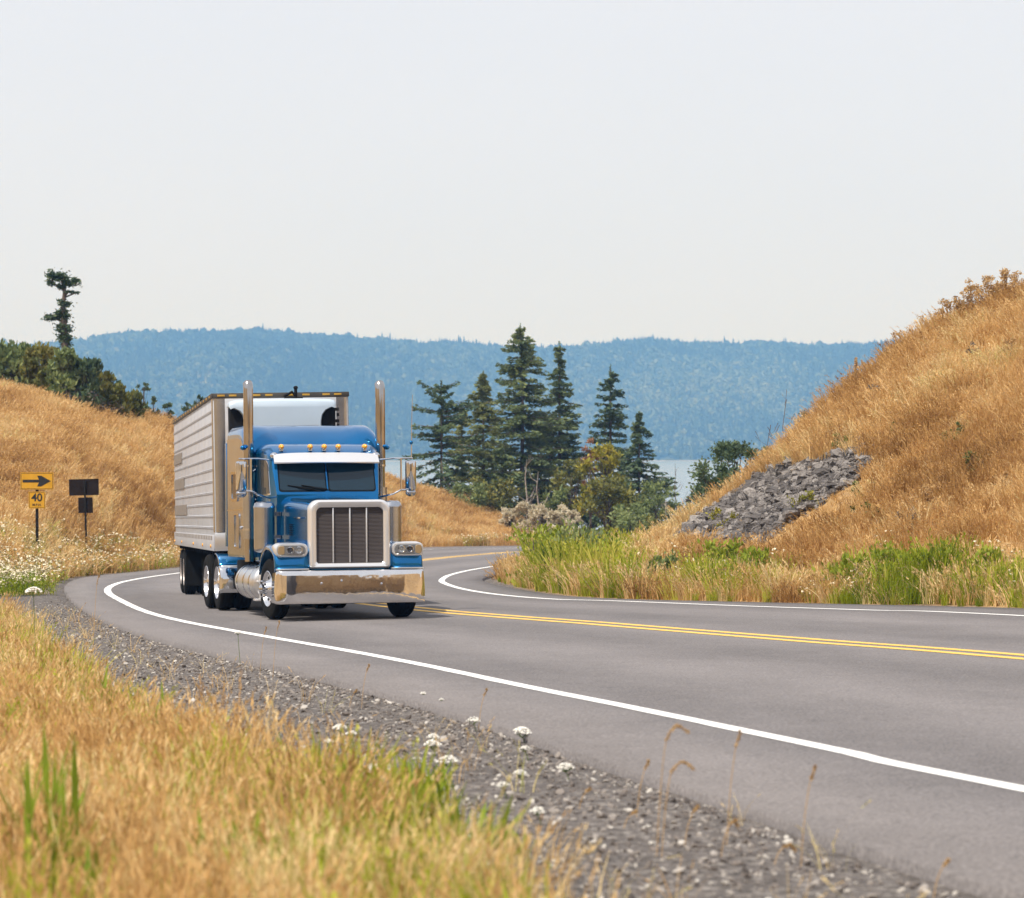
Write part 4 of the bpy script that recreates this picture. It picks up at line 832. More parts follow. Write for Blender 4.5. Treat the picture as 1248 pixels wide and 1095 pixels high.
# ------------------------------------------------------------------ flowers and stalks close to the camera
M_UMBEL = simple('umbel_white', (0.80, 0.78, 0.72), .8); M_STEMG = simple('green_stem', (0.10, 0.15, 0.03), .7); M_STRAW = simple('straw', (0.48, 0.30, 0.12), .8, noise=.2)
def umbel(label, px, py, Yh, r, seed, hgt=None):
    """px,py: where the flower head is; Yh: how far it stands"""
    x = (px - CX) / F * Yh; z = ztop(py, Yh); g0 = hz(x, Yh); h = max(z - g0, .08); rr_ = random.Random(seed); root = empty('white_flower', (x, Yh, g0)); tag(root, label, 'flower', 'white umbel flowers in the verge'); mb = MB()
    mb.tube([(.03, 0, -.03), (.01, 0, h * .6), (0, 0, h - r * .5)], .0035, 5)
    for k in range(14): a = rr_.uniform(0, 6.28); q = r * rr_.uniform(.3, .9); mb.tube([(0, 0, h - r * .5), (math.cos(a) * q, math.sin(a) * q, h)], .0018, 3, False)
    mb.build('stem', M_STEMG, root, 60); mb = MB()
    for k in range(70): a = rr_.uniform(0, 6.28); q = r * math.sqrt(rr_.random()); mb.ball((math.cos(a) * q, math.sin(a) * q, h + .55 * r * (1 - (q / r) ** 2) + rr_.uniform(-.003, .003)), r * rr_.uniform(.10, .17), (1, 1, .6), 1)
    mb.build('flower_head', M_UMBEL, root, 60)
FL = [(636, 906, 23.2, .055), (577, 904, 24.0, .040), (546, 946, 20.0, .052), (527, 921, 21.5, .045), (528, 913, 22.2, .035), (689, 974, 19.4, .040), (613, 978, 18.2, .030), (634, 971, 19.0, .032), (521, 969, 18.6, .050), (455, 940, 18.4, .050), (472, 937, 18.8, .034), (414, 888, 22.5, .040), (401, 905, 21.0, .030), (452, 962, 17.6, .045), (428, 895, 22.2, .030), (516, 857, 28.5, .022), (538, 867, 27.5, .018), (640, 942, 21.0, .028), (655, 1020, 16.6, .03), (290, 772, 36, .03)]
WORDS = ['largest white umbel flower close to the pavement edge', 'white umbel flower left of the largest one by the pavement edge', 'wide white umbel flower low in the middle of the gravel verge', 'white umbel flower, lower of a close pair at the meadow edge', 'white umbel flower, upper of a close pair at the meadow edge', 'rightmost white umbel flower on the gravel', 'small white umbel flower lowest on the gravel left of the rightmost one', 'small white umbel flower between the rightmost one and the meadow', 'broad white umbel flower tilted in the meadow edge grass', 'broad white umbel flower in the green grass of the meadow', 'small white umbel flower touching the broad one in the meadow', 'white umbel flower, highest of the meadow group', 'small white umbel flower below the highest of the meadow group', 'lowest white umbel flower of the meadow group', 'small white umbel flower right of the highest of the meadow group', 'tiny white flower at the pavement edge, first on the left', 'tiny white flower at the pavement edge, second on the left', 'small greenish white flower below the largest umbel', 'small white flower near the bottom edge of the gravel', 'tiny white flower on a tall stem beside the white road line']
for k, (px, py, Yh, r) in enumerate(FL): umbel(WORDS[k], px, py, Yh, r * 1.45, k)
umbel('large blurred white flower at the left edge of the picture beside the curve', 41, 722, 30, .09, 50)
def seedhead(label, px, pyt, pyb, Yh, seed, droop=0.0, thick=.006):
    x = (px - CX) / F * Yh; z = ztop(pyt, Yh); g0 = hz(x, Yh); h = z - g0; r_ = np.random.default_rng(seed); root = empty('grass_stalk', (x, Yh, g0)); tag(root, label, 'grass stalk', 'single seed stalks on the gravel verge'); mb = MB(); d = droop
    P = [Vector((-.05, 0, -.02)), Vector((-.03, 0, h * .5)), Vector((0, 0, h * .9)), Vector((.02 * (1 + d), 0, h))] + ([Vector((.06 * d, 0, h * 1.0)), Vector((.095 * d, 0, h - .03))] if d else [Vector((.02, 0, h * 1.04))]); mb.tube(catmull(P, 4), .0022, 5); mb.build('stem', M_STRAW, root, 60)
    hp = catmull(P[2:], 6); Q = []
    for p in hp:
        n = 7; C = np.array(p) + r_.normal(0, thick * .5, (n, 3)); ln = r_.uniform(.012, .026, n); Q.append(leaves(C, r_.normal(size=(n, 3)) + [0, 0, .8], ln, ln * .35, r_))
    link('seed_head', quads_mesh('seed_head', np.vstack(Q)), M_SEED, root)
for k, (px, pt, Yh, d, lab) in enumerate([(812, 886, 15, 1.2, 'drooping seed stalk against the road below the white line'), (818, 930, 15, 1.2, 'second drooping seed stalk just below the first one'), (988, 938, 14.5, 0, 'tall upright seed stalk against the pavement at the right'), (897, 896, 15.5, 0, 'thin faded seed stalk between the drooping and the tall one'), (786, 930, 17, 0, 'short seed stalk at the pavement edge left of the drooping pair'), (845, 985, 15.5, 0, 'seed stalk low on the gravel at the bottom'), (890, 1000, 15, .4, 'bushy seed stalk near the bottom right of the gravel'), (955, 1030, 14.6, .6, 'bent seed stalk at the lower right of the gravel'), (715, 962, 17.5, 0, 'seed stalk beside the rightmost white umbel'), (432, 842, 27, 0, 'seed stalk alone on the gravel left of centre'), (447, 812, 27, 0, 'seed stalk reaching up to the white road line'), (338, 760, 32, 0, 'pair like seed stalk under the front wheel of the truck'), (322, 767, 32, 0, 'seed stalk just left of the one under the front wheel'), (590, 842, 24, 0, 'thin seed stalk at the pavement edge in the middle'), (118, 700, 33, .3, 'tall blurred seed stalk standing before the far left of the curve'), (770, 990, 16.4, 0, 'twin tipped seed stalk on the lower gravel'), (1150, 1050, 13.2, 0, 'seed stalk at the bottom right beside the pavement')]):
    seedhead(lab, px, pt, 0, Yh, 200 + k, d)
def blade_plant(label, px, pyt, Yh, seed, nb=10, spread=.16):
    """broad bladed green grass close to the camera"""
    x = (px - CX) / F * Yh; z = ztop(pyt, Yh); g0 = hz(x, Yh); h = z - g0; r_ = random.Random(seed); root = empty('green_reed', (x, Yh, g0)); tag(root, label, 'reed', 'bright green reeds in the meadow'); 
    for k in range(nb):
        a = r_.uniform(0, 6.28); hh = h * r_.uniform(.55, 1); ln = r_.uniform(.05, .22); w = r_.uniform(.010, .019); mb = MB(); L_ = []; Rr_ = []; b0 = Vector((r_.gauss(0, spread * .3), r_.gauss(0, spread * .3), -.02))
        for t, ww in ((0, .7), (.35, 1), (.7, .9), (1, .05)):
            p = b0 + Vector((math.cos(a) * ln * t * t, math.sin(a) * ln * t * t, hh * (t - .1 * t * t))); s_ = Vector((-math.sin(a), math.cos(a), 0)) * w * ww; L_.append(p - s_); Rr_.append(p + s_); 
        mb.loft([[a_, (a_ + b_) / 2 + Vector((0, 0, -.002)), b_] for a_, b_ in zip(L_, Rr_)], closed=False); mb.build('blade', M_REED, root, 60)
M_REED = foliage('reed_blade', (0.10, 0.16, 0.012), (0.22, 0.30, 0.02), (0.36, 0.42, 0.04), .4, 2.0)
for k, (px, pt, Yh, nb, lab) in enumerate([(58, 842, 14, 9, 'bright green reed clump at the left edge of the meadow'), (40, 890, 13, 8, 'bright green reed clump lower at the left edge'), (75, 930, 12.5, 9, 'leaning bright green reed clump in the lower left meadow'), (48, 960, 12, 8, 'dark based green reed clump in the lower left corner'), (125, 790, 24, 7, 'slender green reed clump at the meadow edge near the curve'), (180, 815, 22, 7, 'green reed clump further along the meadow edge'), (515, 895, 18, 9, 'tall green reed clump among the white flowers'), (492, 905, 18, 7, 'green reed clump left of the tall one among the flowers'), (585, 970, 15.5, 9, 'bright green reed clump at the right end of the meadow'), (540, 990, 15, 8, 'green reed clump low at the right end of the meadow'), (400, 990, 13.5, 6, 'sparse green reed clump in the lower middle meadow'), (280, 960, 13.5, 6, 'sparse green reed clump in the lower left of centre meadow'), (620, 1000, 15, 7, 'low green reed clump at the gravel edge near the bottom'), (320, 1000, 12.5, 5, 'few green reeds near the bottom of the meadow')]):
    blade_plant(lab, px, pt, Yh, 300 + k, nb + 6, .3)

rg = np.random.default_rng(77)
for k in range(22):
    px = rg.uniform(240, 600); Yh = rg.uniform(13.2, 17.5); x = (px - CX) / F * Yh
    if not in_poly([x], [Yh], FORE)[0]: x -= .5
    g_ = hz(x, Yh); blade_plant('low bright green reeds scattered through the lower middle of the straw meadow', CX + F * x / Yh, CY - (g_ + rg.uniform(.42, .6) - CH) * F / Yh, Yh, 400 + k, 11, .3)
for k in range(13):
    px, py = rg.uniform(1010, 1235), rg.uniform(430, 660); p = hit(px, py, 48)
    if p is None or in_poly([p.x], [p.y], SCREE)[0]: continue
    broadleaf('weed', 'small brown or green weed dotted over the golden slope of the right hill', p, rg.uniform(.35, .6), rg.uniform(.12, .35), 500 + k, [M_GREYTW, M_LEAFO, M_SEED][k % 3], 'weed', nblob=8, leaf=.06, nl=36, low=.1, group='weeds dotted over the right hill', stems=3)
for k, (px, Yw, hh, ww, mt, lab) in enumerate([(655, 71, 1.35, .75, M_LEAFG, 'tall yellow green weed clump at the left tip of the inner verge'), (678, 70, 1.5, .8, M_LEAFG, 'tallest yellow green weed clump in the inner verge'), (705, 69, 1.35, .8, M_LEAF, 'darker green weed clump behind the tallest yellow green one'), (728, 66, 1.0, .7, M_LEAFG, 'yellow green weed clump at the right end of the lush verge'), (806, 60.5, .8, .4, M_LEAF, 'dark green weed clump by the road among dry stalks'), (880, 60, .9, .55, M_LEAFG, 'yellow green weed clump below the rock patch'), (915, 59, .75, .5, M_LEAFG, 'low yellow green weed clump right below the rock patch'), (1040, 55.8, .75, .6, M_LEAFG, 'bright weed clump by the road at the right, first of three'), (1085, 55, .8, .6, M_LEAFG, 'bright weed clump by the road at the right, second of three'), (1135, 54.4, .7, .6, M_LEAFG, 'bright weed clump by the road at the right, third of three'), (1203, 53.6, .75, .45, M_LEAFG, 'bright weed clump by the road at the right edge of the picture')]):
    broadleaf('weed_clump', lab, ground_at(px, Yw), hh, ww, 600 + k, mt, 'weed', nblob=26, leaf=.12, nl=42, low=.05, group='weed clumps along the inner verge', stems=6, upleaf=1.6)
# ------------------------------------------------------------------ road signs
M_SIGNY = simple('sign_yellow', (0.60, 0.31, 0.012), .45, noise=.10, nscale=4); M_BLACK = simple('sign_black', (0.012, 0.012, 0.012), .6)
M_SIGNB = simple('sign_back', (0.016, 0.010, 0.007), .9, spec=.15, noise=.3, nscale=5); M_POST = simple('dark_post', (0.014, 0.012, 0.010), .9, spec=.2, noise=.3, nscale=8)
def textmesh(s, size, cx, cz, y, mat, name, parent):
    cu = bpy.data.curves.new('lettering', 'FONT'); cu.body = s; cu.size = size; cu.align_x = 'CENTER'; cu.align_y = 'CENTER'; cu.extrude = .002; cu.offset = size * .02
    o = bpy.data.objects.new('lettering', cu); COL.objects.link(o); dg = bpy.context.evaluated_depsgraph_get(); me = bpy.data.meshes.new_from_object(o.evaluated_get(dg)); bpy.data.objects.remove(o)
    me.transform(Matrix.Translation((cx, y, cz)) @ Matrix.Rotation(R(90), 4, 'X')); me.materials.clear(); return link(name, me, mat, parent)
def plate_rr(hw, z0, z1, y0, y1, r=.03, cx=0): return MB().plate(rrect(hw, z0, z1, r, r, 4, cx), 'y', y0, y1)
def post(root, h, mat): mb = MB(); mb.box(-.045, .045, .012, .075, -.3, h); return mb.build('post', mat, root)
Ys = 91.0; sc = Ys / F; sb = ground_at(45, Ys)
def zz(py): return ztop(py, Ys) - sb.z
s1 = empty('arrow_sign', sb, R(4)); tag(s1, 'yellow sign with black arrow and 40 speed plate at the left edge', 'road sign')
post(s1, zz(577), M_POST)
hw = 20 * sc; ar = plate_rr(hw, zz(597), zz(576), -.012, 0, .02).build('arrow_panel', M_SIGNY, s1)
zc = (zz(597) + zz(576)) / 2; hh = (zz(576) - zz(597)) / 2
fr = MB(); o_ = rrect(hw * .965, zc - hh * .93, zc + hh * .93, .02, .02, 3); i_ = rrect(hw * .94, zc - hh * .88, zc + hh * .88, .018, .018, 3); fr.loft([[(p, -.0125, q) for p, q in o_], [(p, -.0155, q) for p, q in o_], [(p, -.0155, q) for p, q in i_], [(p, -.0125, q) for p, q in i_]]); fr.build('border', M_BLACK, ar)
a_ = [(-.86, -.16), (.12, -.16), (.02, -.62), (.26, -.62), (.84, 0), (.26, .62), (.02, .62), (.12, .16), (-.86, .16)]
MB().plate([(p * hw, zc + q * hh) for p, q in a_], 'y', -.018, -.0125).build('arrow', M_BLACK, ar)
sp = plate_rr(10 * sc, zz(620), zz(599.5), -.012, 0, .02).build('speed_plate', M_SIGNY, s1)
z1_, z0_ = zz(599.5), zz(620); zc = (z0_ + z1_) / 2; o_ = rrect(9.4 * sc, z0_ + .02, z1_ - .02, .02, .02, 3); i_ = rrect(9.0 * sc, z0_ + .03, z1_ - .03, .015, .015, 3)
fr = MB(); fr.loft([[(p, -.0125, q) for p, q in o_], [(p, -.0155, q) for p, q in o_], [(p, -.0155, q) for p, q in i_], [(p, -.0125, q) for p, q in i_]]); fr.build('border', M_BLACK, sp)
textmesh('40', .34, 0, zc + .07, -.0135, M_BLACK, 'number', sp); textmesh('M.P.H.', .105, 0, zc - .15, -.0135, M_BLACK, 'lettering', sp)
Ys = 97.0; sc = Ys / F; sb = ground_at(106, Ys)
s2 = empty('sign_seen_from_behind', sb, R(-6)); tag(s2, 'dark brown sign backs, wide over square, on a thin leaning post', 'road sign'); s2.rotation_euler = (0, R(-1.5), R(-6))
mb = MB(); mb.box(-.03, .03, -.06, -.012, -.3, zz(586)); mb.build('post', M_POST, s2)
plate_rr(18.5 * sc, zz(604), zz(584), 0, .012, .015, -.04).build('upper_panel', M_SIGNB, s2); plate_rr(9 * sc, zz(625.5), zz(606.5), 0, .012, .015).build('lower_panel', M_SIGNB, s2)
if __import__('os').environ.get('DBG'): print('SCREE', SCREE.round(1).tolist())
# ================================================================== TRUCK MATERIALS
M_BLUE = simple('blue_paint', (0.001, 0.150, 0.385), .16, metal=.8, coat=.5, noise=.06, nscale=2)
M_CHROME = simple('chrome', (0.60, 0.615, 0.65), .06, metal=1, noise=.05, nscale=3, bump=.0016, bscale=5)
M_STACK = simple('stack_chrome', (0.42, 0.40, 0.385), .12, metal=1, noise=.15, nscale=3)
M_BUMPER = simple('bumper_chrome', (0.76, 0.74, 0.73), .05, metal=1, noise=.05, nscale=3, bump=.0075, bscale=2.0)
M_STAIN = simple('polished_stainless', (0.44, 0.46, 0.50), .22, metal=1, noise=.10, nscale=2.5, bump=.001, bscale=5)
M_ALU = simple('brushed_aluminium', (0.70, 0.70, 0.70), .34, metal=1, noise=.08, nscale=3)
M_SHELL = simple('grille_shell', (0.74, 0.74, 0.75), .28, metal=.65, coat=.4)
M_GRILLE = simple('grille_mesh', (0.045, 0.036, 0.036), .6, metal=.3)
M_GLASS = simple('dark_pane', (0.006, 0.022, 0.038), .05, spec=.5)  # opaque; the darkness of the interior is put into the base colour
M_RUB = simple('rubber', (0.008, 0.008, 0.008), .9, spec=.15, noise=.3, nscale=6)
M_DARK = simple('chassis_black', (0.006, 0.006, 0.007), .8, spec=.2, noise=.4, nscale=5)
M_WHITEP = simple('white_panel', (0.41, 0.43, 0.475), .42, noise=.07, nscale=1.2)
M_REEFER = simple('unit_white', (0.44, 0.53, 0.62), .3, coat=.3, noise=.04, nscale=2)
M_GREY = simple('grey_patch', (0.20, 0.175, 0.155), .6, noise=.25, nscale=6)
M_AMBER = simple('amber_lens', (0.78, 0.36, 0.02), .2, coat=.6)
M_AMBERD = simple('dull_amber', (0.42, 0.24, 0.03), .4); M_RAIL = simple('weathered_rail', (0.06, 0.055, 0.05), .6, metal=.3, noise=.4, nscale=2)
M_AMBERC = simple('clear_amber_lens', (0.42, 0.30, 0.16), .12, metal=.4, coat=.8)
M_LENS = simple('headlamp_lens', (0.34, 0.35, 0.36), .08, metal=.7, coat=1.0)
M_LAMPIN = simple('lamp_bowl', (0.10, 0.10, 0.11), .15, metal=.8)
M_RIM = simple('polished_rim', (0.78, 0.78, 0.80), .18, metal=1, noise=.06, nscale=5)
M_RIMW = simple('dull_rim', (0.42, 0.38, 0.36), .4, metal=.4, noise=.2, nscale=6)
M_RED = simple('red_lens', (0.30, 0.02, 0.015), .3)

def wheel(root, x, y, side, dual=False, steer=0.0, rimmat=None, r=.515, name='wheel', front=False):
    """x: outer face of the tyre; side +1 faces +x"""
    w = .29; rimmat = rimmat or M_RIM; cx = x - side * w / 2
    mb = MB(); R0 = .29
    if front: prof = [(.10, .05), (.115, .10), (.115, .115), (.03, .15), (-.01, .20), (.0, .262), (.03, .28), (.055, .297), (.05, .305), (-.14, .30)]
    else: prof = [(-.02, .05), (-.02, .10), (-.085, .13), (-.10, .20), (-.075, .262), (-.02, .28), (.03, .292), (.05, .302), (.04, .308), (-.14, .30)]
    mb.lathe([(side * (a + .09), q) for a, q in prof], 'x', (0, 0, 0), 36, cap0=True)
    rim = mb.build(name, rimmat, root, 40); rim.location = (cx, y, r); rim.rotation_euler = (random.uniform(0, 6) if not steer else 0, 0, steer)
    tp = [(-w / 2 + .03, .302), (-w / 2 + .005, .34), (-w / 2, .41), (-w / 2 + .02, .485), (-w / 2 + .05, r - .004), (-w / 2 + .085, r), (-.065, r), (-.06, r - .016), (-.048, r - .016), (-.043, r), (-.006, r), (-.003, r - .016), (.003 + .006, r - .016), (.014, r), (.05, r), (.055, r - .016), (.067, r - .016), (.072, r), (w / 2 - .05, r - .004), (w / 2 - .02, .485), (w / 2, .41), (w / 2 - .005, .34), (w / 2 - .03, .302)]
    mb = MB(); mb.lathe([(a, q) for a, q in tp], 'x', (0, 0, 0), 56); mb.build('tyre', M_RUB, rim, 30)
    if dual:
        mb = MB(); mb.lathe([(a - side * .34, q) for a, q in tp], 'x', (0, 0, 0), 40); mb.lathe([(-side * .34 - .12, .3), (-side * .34 + .12, .3)], 'x', n=24); mb.build('inner_tyre', M_RUB, rim, 30)
    mb = MB()
    if front:
        mb.lathe([(side * .17, .085), (side * .255, .08), (side * .285, .045), (side * .29, .0001)], 'x', n=20); hc = mb.build('hub_cap', M_CHROME, rim, 40)
        mb = MB()
        for k in range(10): a = k * math.pi / 5; mb.lathe([(side * .19, .014), (side * .24, .014), (side * .255, .008), (side * .256, .0001)], 'x', (0, .135 * math.cos(a), .135 * math.sin(a)), 8)
        mb.build('wheel_nut', M_CHROME, rim, 40)
        mb = MB()
        for k in range(10): a = (k + .5) * math.pi / 5; mb.lathe([(side * .088, .026), (side * .0895, .0001)], 'x', (side * .0, .225 * math.cos(a), .225 * math.sin(a)), 10)
        mb.build('hand_hole', M_DARK, rim, 40)
    else:
        mb.lathe([(side * .05, .12), (side * .10, .11), (side * .12, .06), (side * .125, .0001)], 'x', n=18); mb.build('hub_cap', rimmat, rim, 40)
    return rim

def place(root, x, y, yaw, lean=0.0):
    z = float(plane(np.array(x), np.array(y))); n = Vector((-BX, SY, 1)).normalized(); xa = Vector((math.cos(yaw), math.sin(yaw), 0)); xa = (xa - n * xa.dot(n)).normalized(); ya = n.cross(xa)
    M = Matrix((xa, ya, n)).transposed().to_4x4(); root.matrix_world = Matrix.Translation((x, y, z + .004)) @ M @ Matrix.Rotation(lean, 4, 'Y')

# ------------------------------------------------------------------ TRACTOR (x to the right in the picture, y backwards, z up, origin under the bumper)
T = empty('truck_tractor'); tag(T, 'blue long nose semi truck tractor with chrome bumper and twin exhaust stacks', 'semi truck')
# bumper
path = []
for k in range(11): t = -1 + 2 * k / 10; path.append((t * 1.10, .015 * t * t))
cor = [(1.18, .03), (1.235, .07), (1.262, .13), (1.268, .22), (1.268, .50)]
path = [(-a, b_) for a, b_ in reversed(cor)] + path + cor
vp = [(.05, .285), (.012, .290), (.003, .30), (.001, .33), (0, .40), (0, .47), (.003, .56), (.009, .65), (.017, .75), (.022, .795), (.03, .816), (.04, .823), (.05, .825), (.07, .825)]
mb = MB(); rings = []
for (bx_, by_) in path:
    k = min(max((abs(bx_) - 1.10) / .17, 0), 1); dx = -math.copysign(1, bx_) if abs(bx_) > 1.2 else 0
    rings.append([Vector((bx_ + (o if abs(bx_) > 1.2 else 0) * dx, by_ + (o if abs(bx_) <= 1.2 else 0) , z)) for o, z in vp])
mb.loft(rings, closed=False); me_b = mb; bo = mb.build('bumper', M_BUMPER, T, 50); sm = bo.modifiers.new('thick', 'SOLIDIFY'); sm.thickness = .02; sm.offset = 0
mb = MB()
for bx_, bz_ in ((-.52, .62), (.50, .60), (-.18, .66), (.23, .44)): mb.ball((bx_, .0, bz_), .022, (1, .5, 1), 2)
mb.build('bumper_bolt', M_CHROME, bo, 60)
# grille
g0, g1 = .86, 2.01; ow = .69
def fr_ring(hw, z0, z1, rt, rb, y): return [(p, y, q) for p, q in rrect(hw, z0, z1, rt, rb, 7)]
mb = MB(); mb.loft([fr_ring(ow, g0, g1, .17, .06, .34), fr_ring(ow, g0, g1, .17, .06, .17), fr_ring(ow - .012, g0 + .012, g1 - .015, .165, .055, .14), fr_ring(ow - .035, g0 + .03, g1 - .035, .155, .05, .125), fr_ring(ow - .10, g0 + .075, g1 - .105, .10, .045, .135), fr_ring(ow - .118, g0 + .09, g1 - .125, .09, .045, .155), fr_ring(ow - .12, g0 + .092, g1 - .127, .088, .045, .22)])
gs = mb.build('grille_shell', M_SHELL, T, 40)
gm, nt, b = newmat('grille_screen'); tcn = N(nt, 'ShaderNodeTexCoord'); wv = N(nt, 'ShaderNodeTexWave', wave_type='BANDS', bands_direction='Z'); wv.inputs['Scale'].default_value = 14
nt.links.new(tcn.outputs['Object'], wv.inputs['Vector']); rp = N(nt, 'ShaderNodeValToRGB'); rp.color_ramp.elements[0].color = (.028, .022, .022, 1); rp.color_ramp.elements[1].color = (.10, .082, .08, 1); nt.links.new(wv.outputs[0], rp.inputs[0]); nt.links.new(rp.outputs[0], b.inputs['Base Color']); b.inputs['Roughness'].default_value = .55; b.inputs['Metallic'].default_value = .3
bp = N(nt, 'ShaderNodeBump'); bp.inputs['Distance'].default_value = .01; nt.links.new(wv.outputs[0], bp.inputs['Height']); nt.links.new(bp.outputs[0], b.inputs['Normal'])
iw = ow - .12; MB().plate(rrect(iw - .004, g0 + .096, g1 - .131, .085, .04, 6), 'y', .185, .21).build('grille_screen', gm, gs)
for k in (-1, 0, 1): MB().box(k * iw / 2 - .011, k * iw / 2 + .011, .158, .183, g0 + .10, g1 - .135, .004).build('grille_bar', M_SHELL, gs)
# hood
def hood_ring(y, hw, zt, rt, zb, crown=.02):
    pts = []; n = 7
    pts.append((-hw, y, zb)); pts.append((-hw, y, (zb + zt) / 2))
    for k in range(n + 1): t = R(180 - 90 * k / n); pts.append((-hw + rt + rt * math.cos(t), y, zt - rt + rt * math.sin(t)))
    pts.append((0, y, zt + crown))
    for k in range(n + 1): t = R(90 - 90 * k / n); pts.append((hw - rt + rt * math.cos(t), y, zt - rt + rt * math.sin(t)))
    pts.append((hw, y, (zb + zt) / 2)); pts.append((hw, y, zb)); return pts
mb = MB(); mb.loft([hood_ring(.30, .672, 1.985, .16, .95, .0), hood_ring(.6, .69, 2.0, .15, 1.0), hood_ring(1.2, .735, 2.035, .15, 1.0), hood_ring(1.8, .80, 2.07, .17, 1.0), hood_ring(2.08, .84, 2.09, .19, 1.0)], closed=False)
mb.box(-.60, .60, .25, .9, .55, .9); hd = mb.build('hood', M_BLUE, T, 40)
for s in (-1, 1):
    MB().box(s * .742 - .006, s * .742 + .006, .7, 1.75, 1.70, 1.725, .003).build('hood_trim', M_CHROME, hd)
    mb = MB(); 
    for k in range(6): mb.box(s * .765 - .012, s * .765 + .012, 1.35, 1.72, 1.42 + k * .035, 1.435 + k * .035, .003)
    mb.build('hood_vent', M_DARK, hd)
# fenders
fp = [(.20, .84), (.205, .93), (.225, 1.03), (.30, 1.13), (.45, 1.20), (.75, 1.265), (1.10, 1.28), (1.42, 1.22), (1.65, 1.10), (1.80, .95), (1.90, .78)]
for s in (-1, 1):
    mb = MB(); rings = []
    for (fy, fz) in fp:
        # inner top against the hood, outer rounded lip
        c = Vector((0, 1.18, .515)); d = Vector((0, fy - c.y, fz - c.z)).normalized(); ox = 1.262
        inner = Vector((s * .66, fy, fz + (.10 if fz > 1.0 else .0)))
        ring = [inner, Vector((s * .90, fy, fz + (.03 if fz > 1.0 else 0))), Vector((s * (ox - .09), fy, fz)), Vector((s * (ox - .03), fy - d.y * .012, fz - d.z * .012)), Vector((s * ox, fy - d.y * .045, fz - d.z * .045)), Vector((s * (ox + .002), fy - d.y * .10, fz - d.z * .10)), Vector((s * (ox - .03), fy - d.y * .11, fz - d.z * .11))]
        rings.append(ring)
    mb.loft(rings, closed=False); fo = mb.build('fender', M_BLUE, T, 50); sm = fo.modifiers.new('thick', 'SOLIDIFY'); sm.thickness = .012
    mb = MB(); mb.box(min(s * .70, s * 1.255), max(s * .70, s * 1.255), .13, .215, .838, .868, .008); mb.build('fender_strip', M_ALU, fo)
    # headlamp housing
    x0, x1 = (.70, 1.262); mb = MB()
    def lr(y, a0, a1, z0, z1, r=.085): return [(s * (p), y, q) for p, q in rrect((a1 - a0) / 2, z0, z1, r, r, 4, (a0 + a1) / 2)]
    mb.loft([lr(.62, .80, 1.25, 1.15, 1.27, .055), lr(.42, .73, 1.262, 1.08, 1.30), lr(.20, .71, 1.265, 1.055, 1.285), lr(.155, .725, 1.25, 1.07, 1.272)], cap0=True, cap1=True); hl = mb.build('headlight', M_SHELL, T, 45)
    mb = MB(); mb.loft([lr(.152, .755, 1.235, 1.085, 1.258, .075), lr(.140, .765, 1.228, 1.095, 1.25, .07)], cap1=True, cap0=True); mb.build('lens', M_LENS, hl, 40)
    for q, rr_ in ((.875, .062), (1.02, .058)):
        mb = MB(); mb.lathe([(.0, rr_), (-.012, rr_), (-.014, rr_ - .012), (-.006, rr_ - .02), (-.004, .022), (-.016, .018), (-.018, .0001)], 'y', (s * q, .139, 1.172), 22); mb.build('lamp', M_LAMPIN if q > 1 else M_LENS, hl, 40)
        mb = MB(); mb.lathe([(0, rr_ + .004), (-.016, rr_ + .003), (-.017, rr_ - .006)], 'y', (s * q, .139, 1.172), 22); mb.build('lamp_ring', M_CHROME, hl, 40)
    mb = MB(); mb.loft([lr(.139, 1.115, 1.222, 1.10, 1.245, .03), lr(.130, 1.122, 1.215, 1.106, 1.239, .03)], cap1=True, cap0=True); mb.build('turn_signal', M_AMBERC, hl, 40)
# cab
def cab_ring(y, hw, z0, z1, rt): return [(p, y, q) for p, q in rrect(hw, z0, z1, rt, .03, 6)]
mb = MB(); mb.loft([cab_ring(2.06, .90, 1.0, 2.14, .03), cab_ring(2.30, .945, .95, 2.72, .08)], cap0=True)
mb.loft([cab_ring(2.30, .945, .95, 2.72, .08), cab_ring(2.32, .95, .95, 2.84, .10), cab_ring(2.55, .99, .95, 2.97, .16), cab_ring(3.0, 1.05, .95, 3.02, .18), cab_ring(3.36, 1.06, .95, 3.02, .18)], cap1=True)
cab = mb.build('cab', M_BLUE, T, 38)
def ws(x, z, o=0.0):  # windscreen plane, leaning back from (2.06,2.14) to (2.30,2.72)
    t = (z - 2.14) / .58; return Vector((x, 2.06 + .24 * t - o, z + o * .35))
def pane(x0, x1, z0, z1, o, r=.05, taper=.03):
    cx_, hw_ = (x0 + x1) / 2, (x1 - x0) / 2; return [ws(p, q, o) for p, q in rrect(hw_, z0, z1, r, r, 4, cx_)]
mb = MB()
for s in (-1, 1): mb.loft([pane(min(s * .015, s * .855), max(s * .015, s * .855), 2.165, 2.70, .002), pane(min(s * .015, s * .855), max(s * .015, s * .855), 2.165, 2.70, .012)], cap1=True, cap0=True)
seal = mb.build('windscreen_seal', M_RUB, cab)
for s in (-1, 1): mb = MB(); mb.loft([pane(min(s * .035, s * .835), max(s * .035, s * .835), 2.185, 2.68, .010), pane(min(s * .035, s * .835), max(s * .035, s * .835), 2.185, 2.68, .016)], cap1=True, cap0=True); mb.build('windscreen', M_GLASS, cab, 30)
for s in (-1, 1): mb = MB(); mb.tube([ws(s * .12 - .02, 2.17, .03), ws(s * .12 - .40, 2.225, .035)], .008, 5); mb.tube([ws(s * .12 - .13, 2.195, .036), ws(s * .12 - .58, 2.27, .026)], .011, 5); mb.build('wiper', M_DARK, cab)
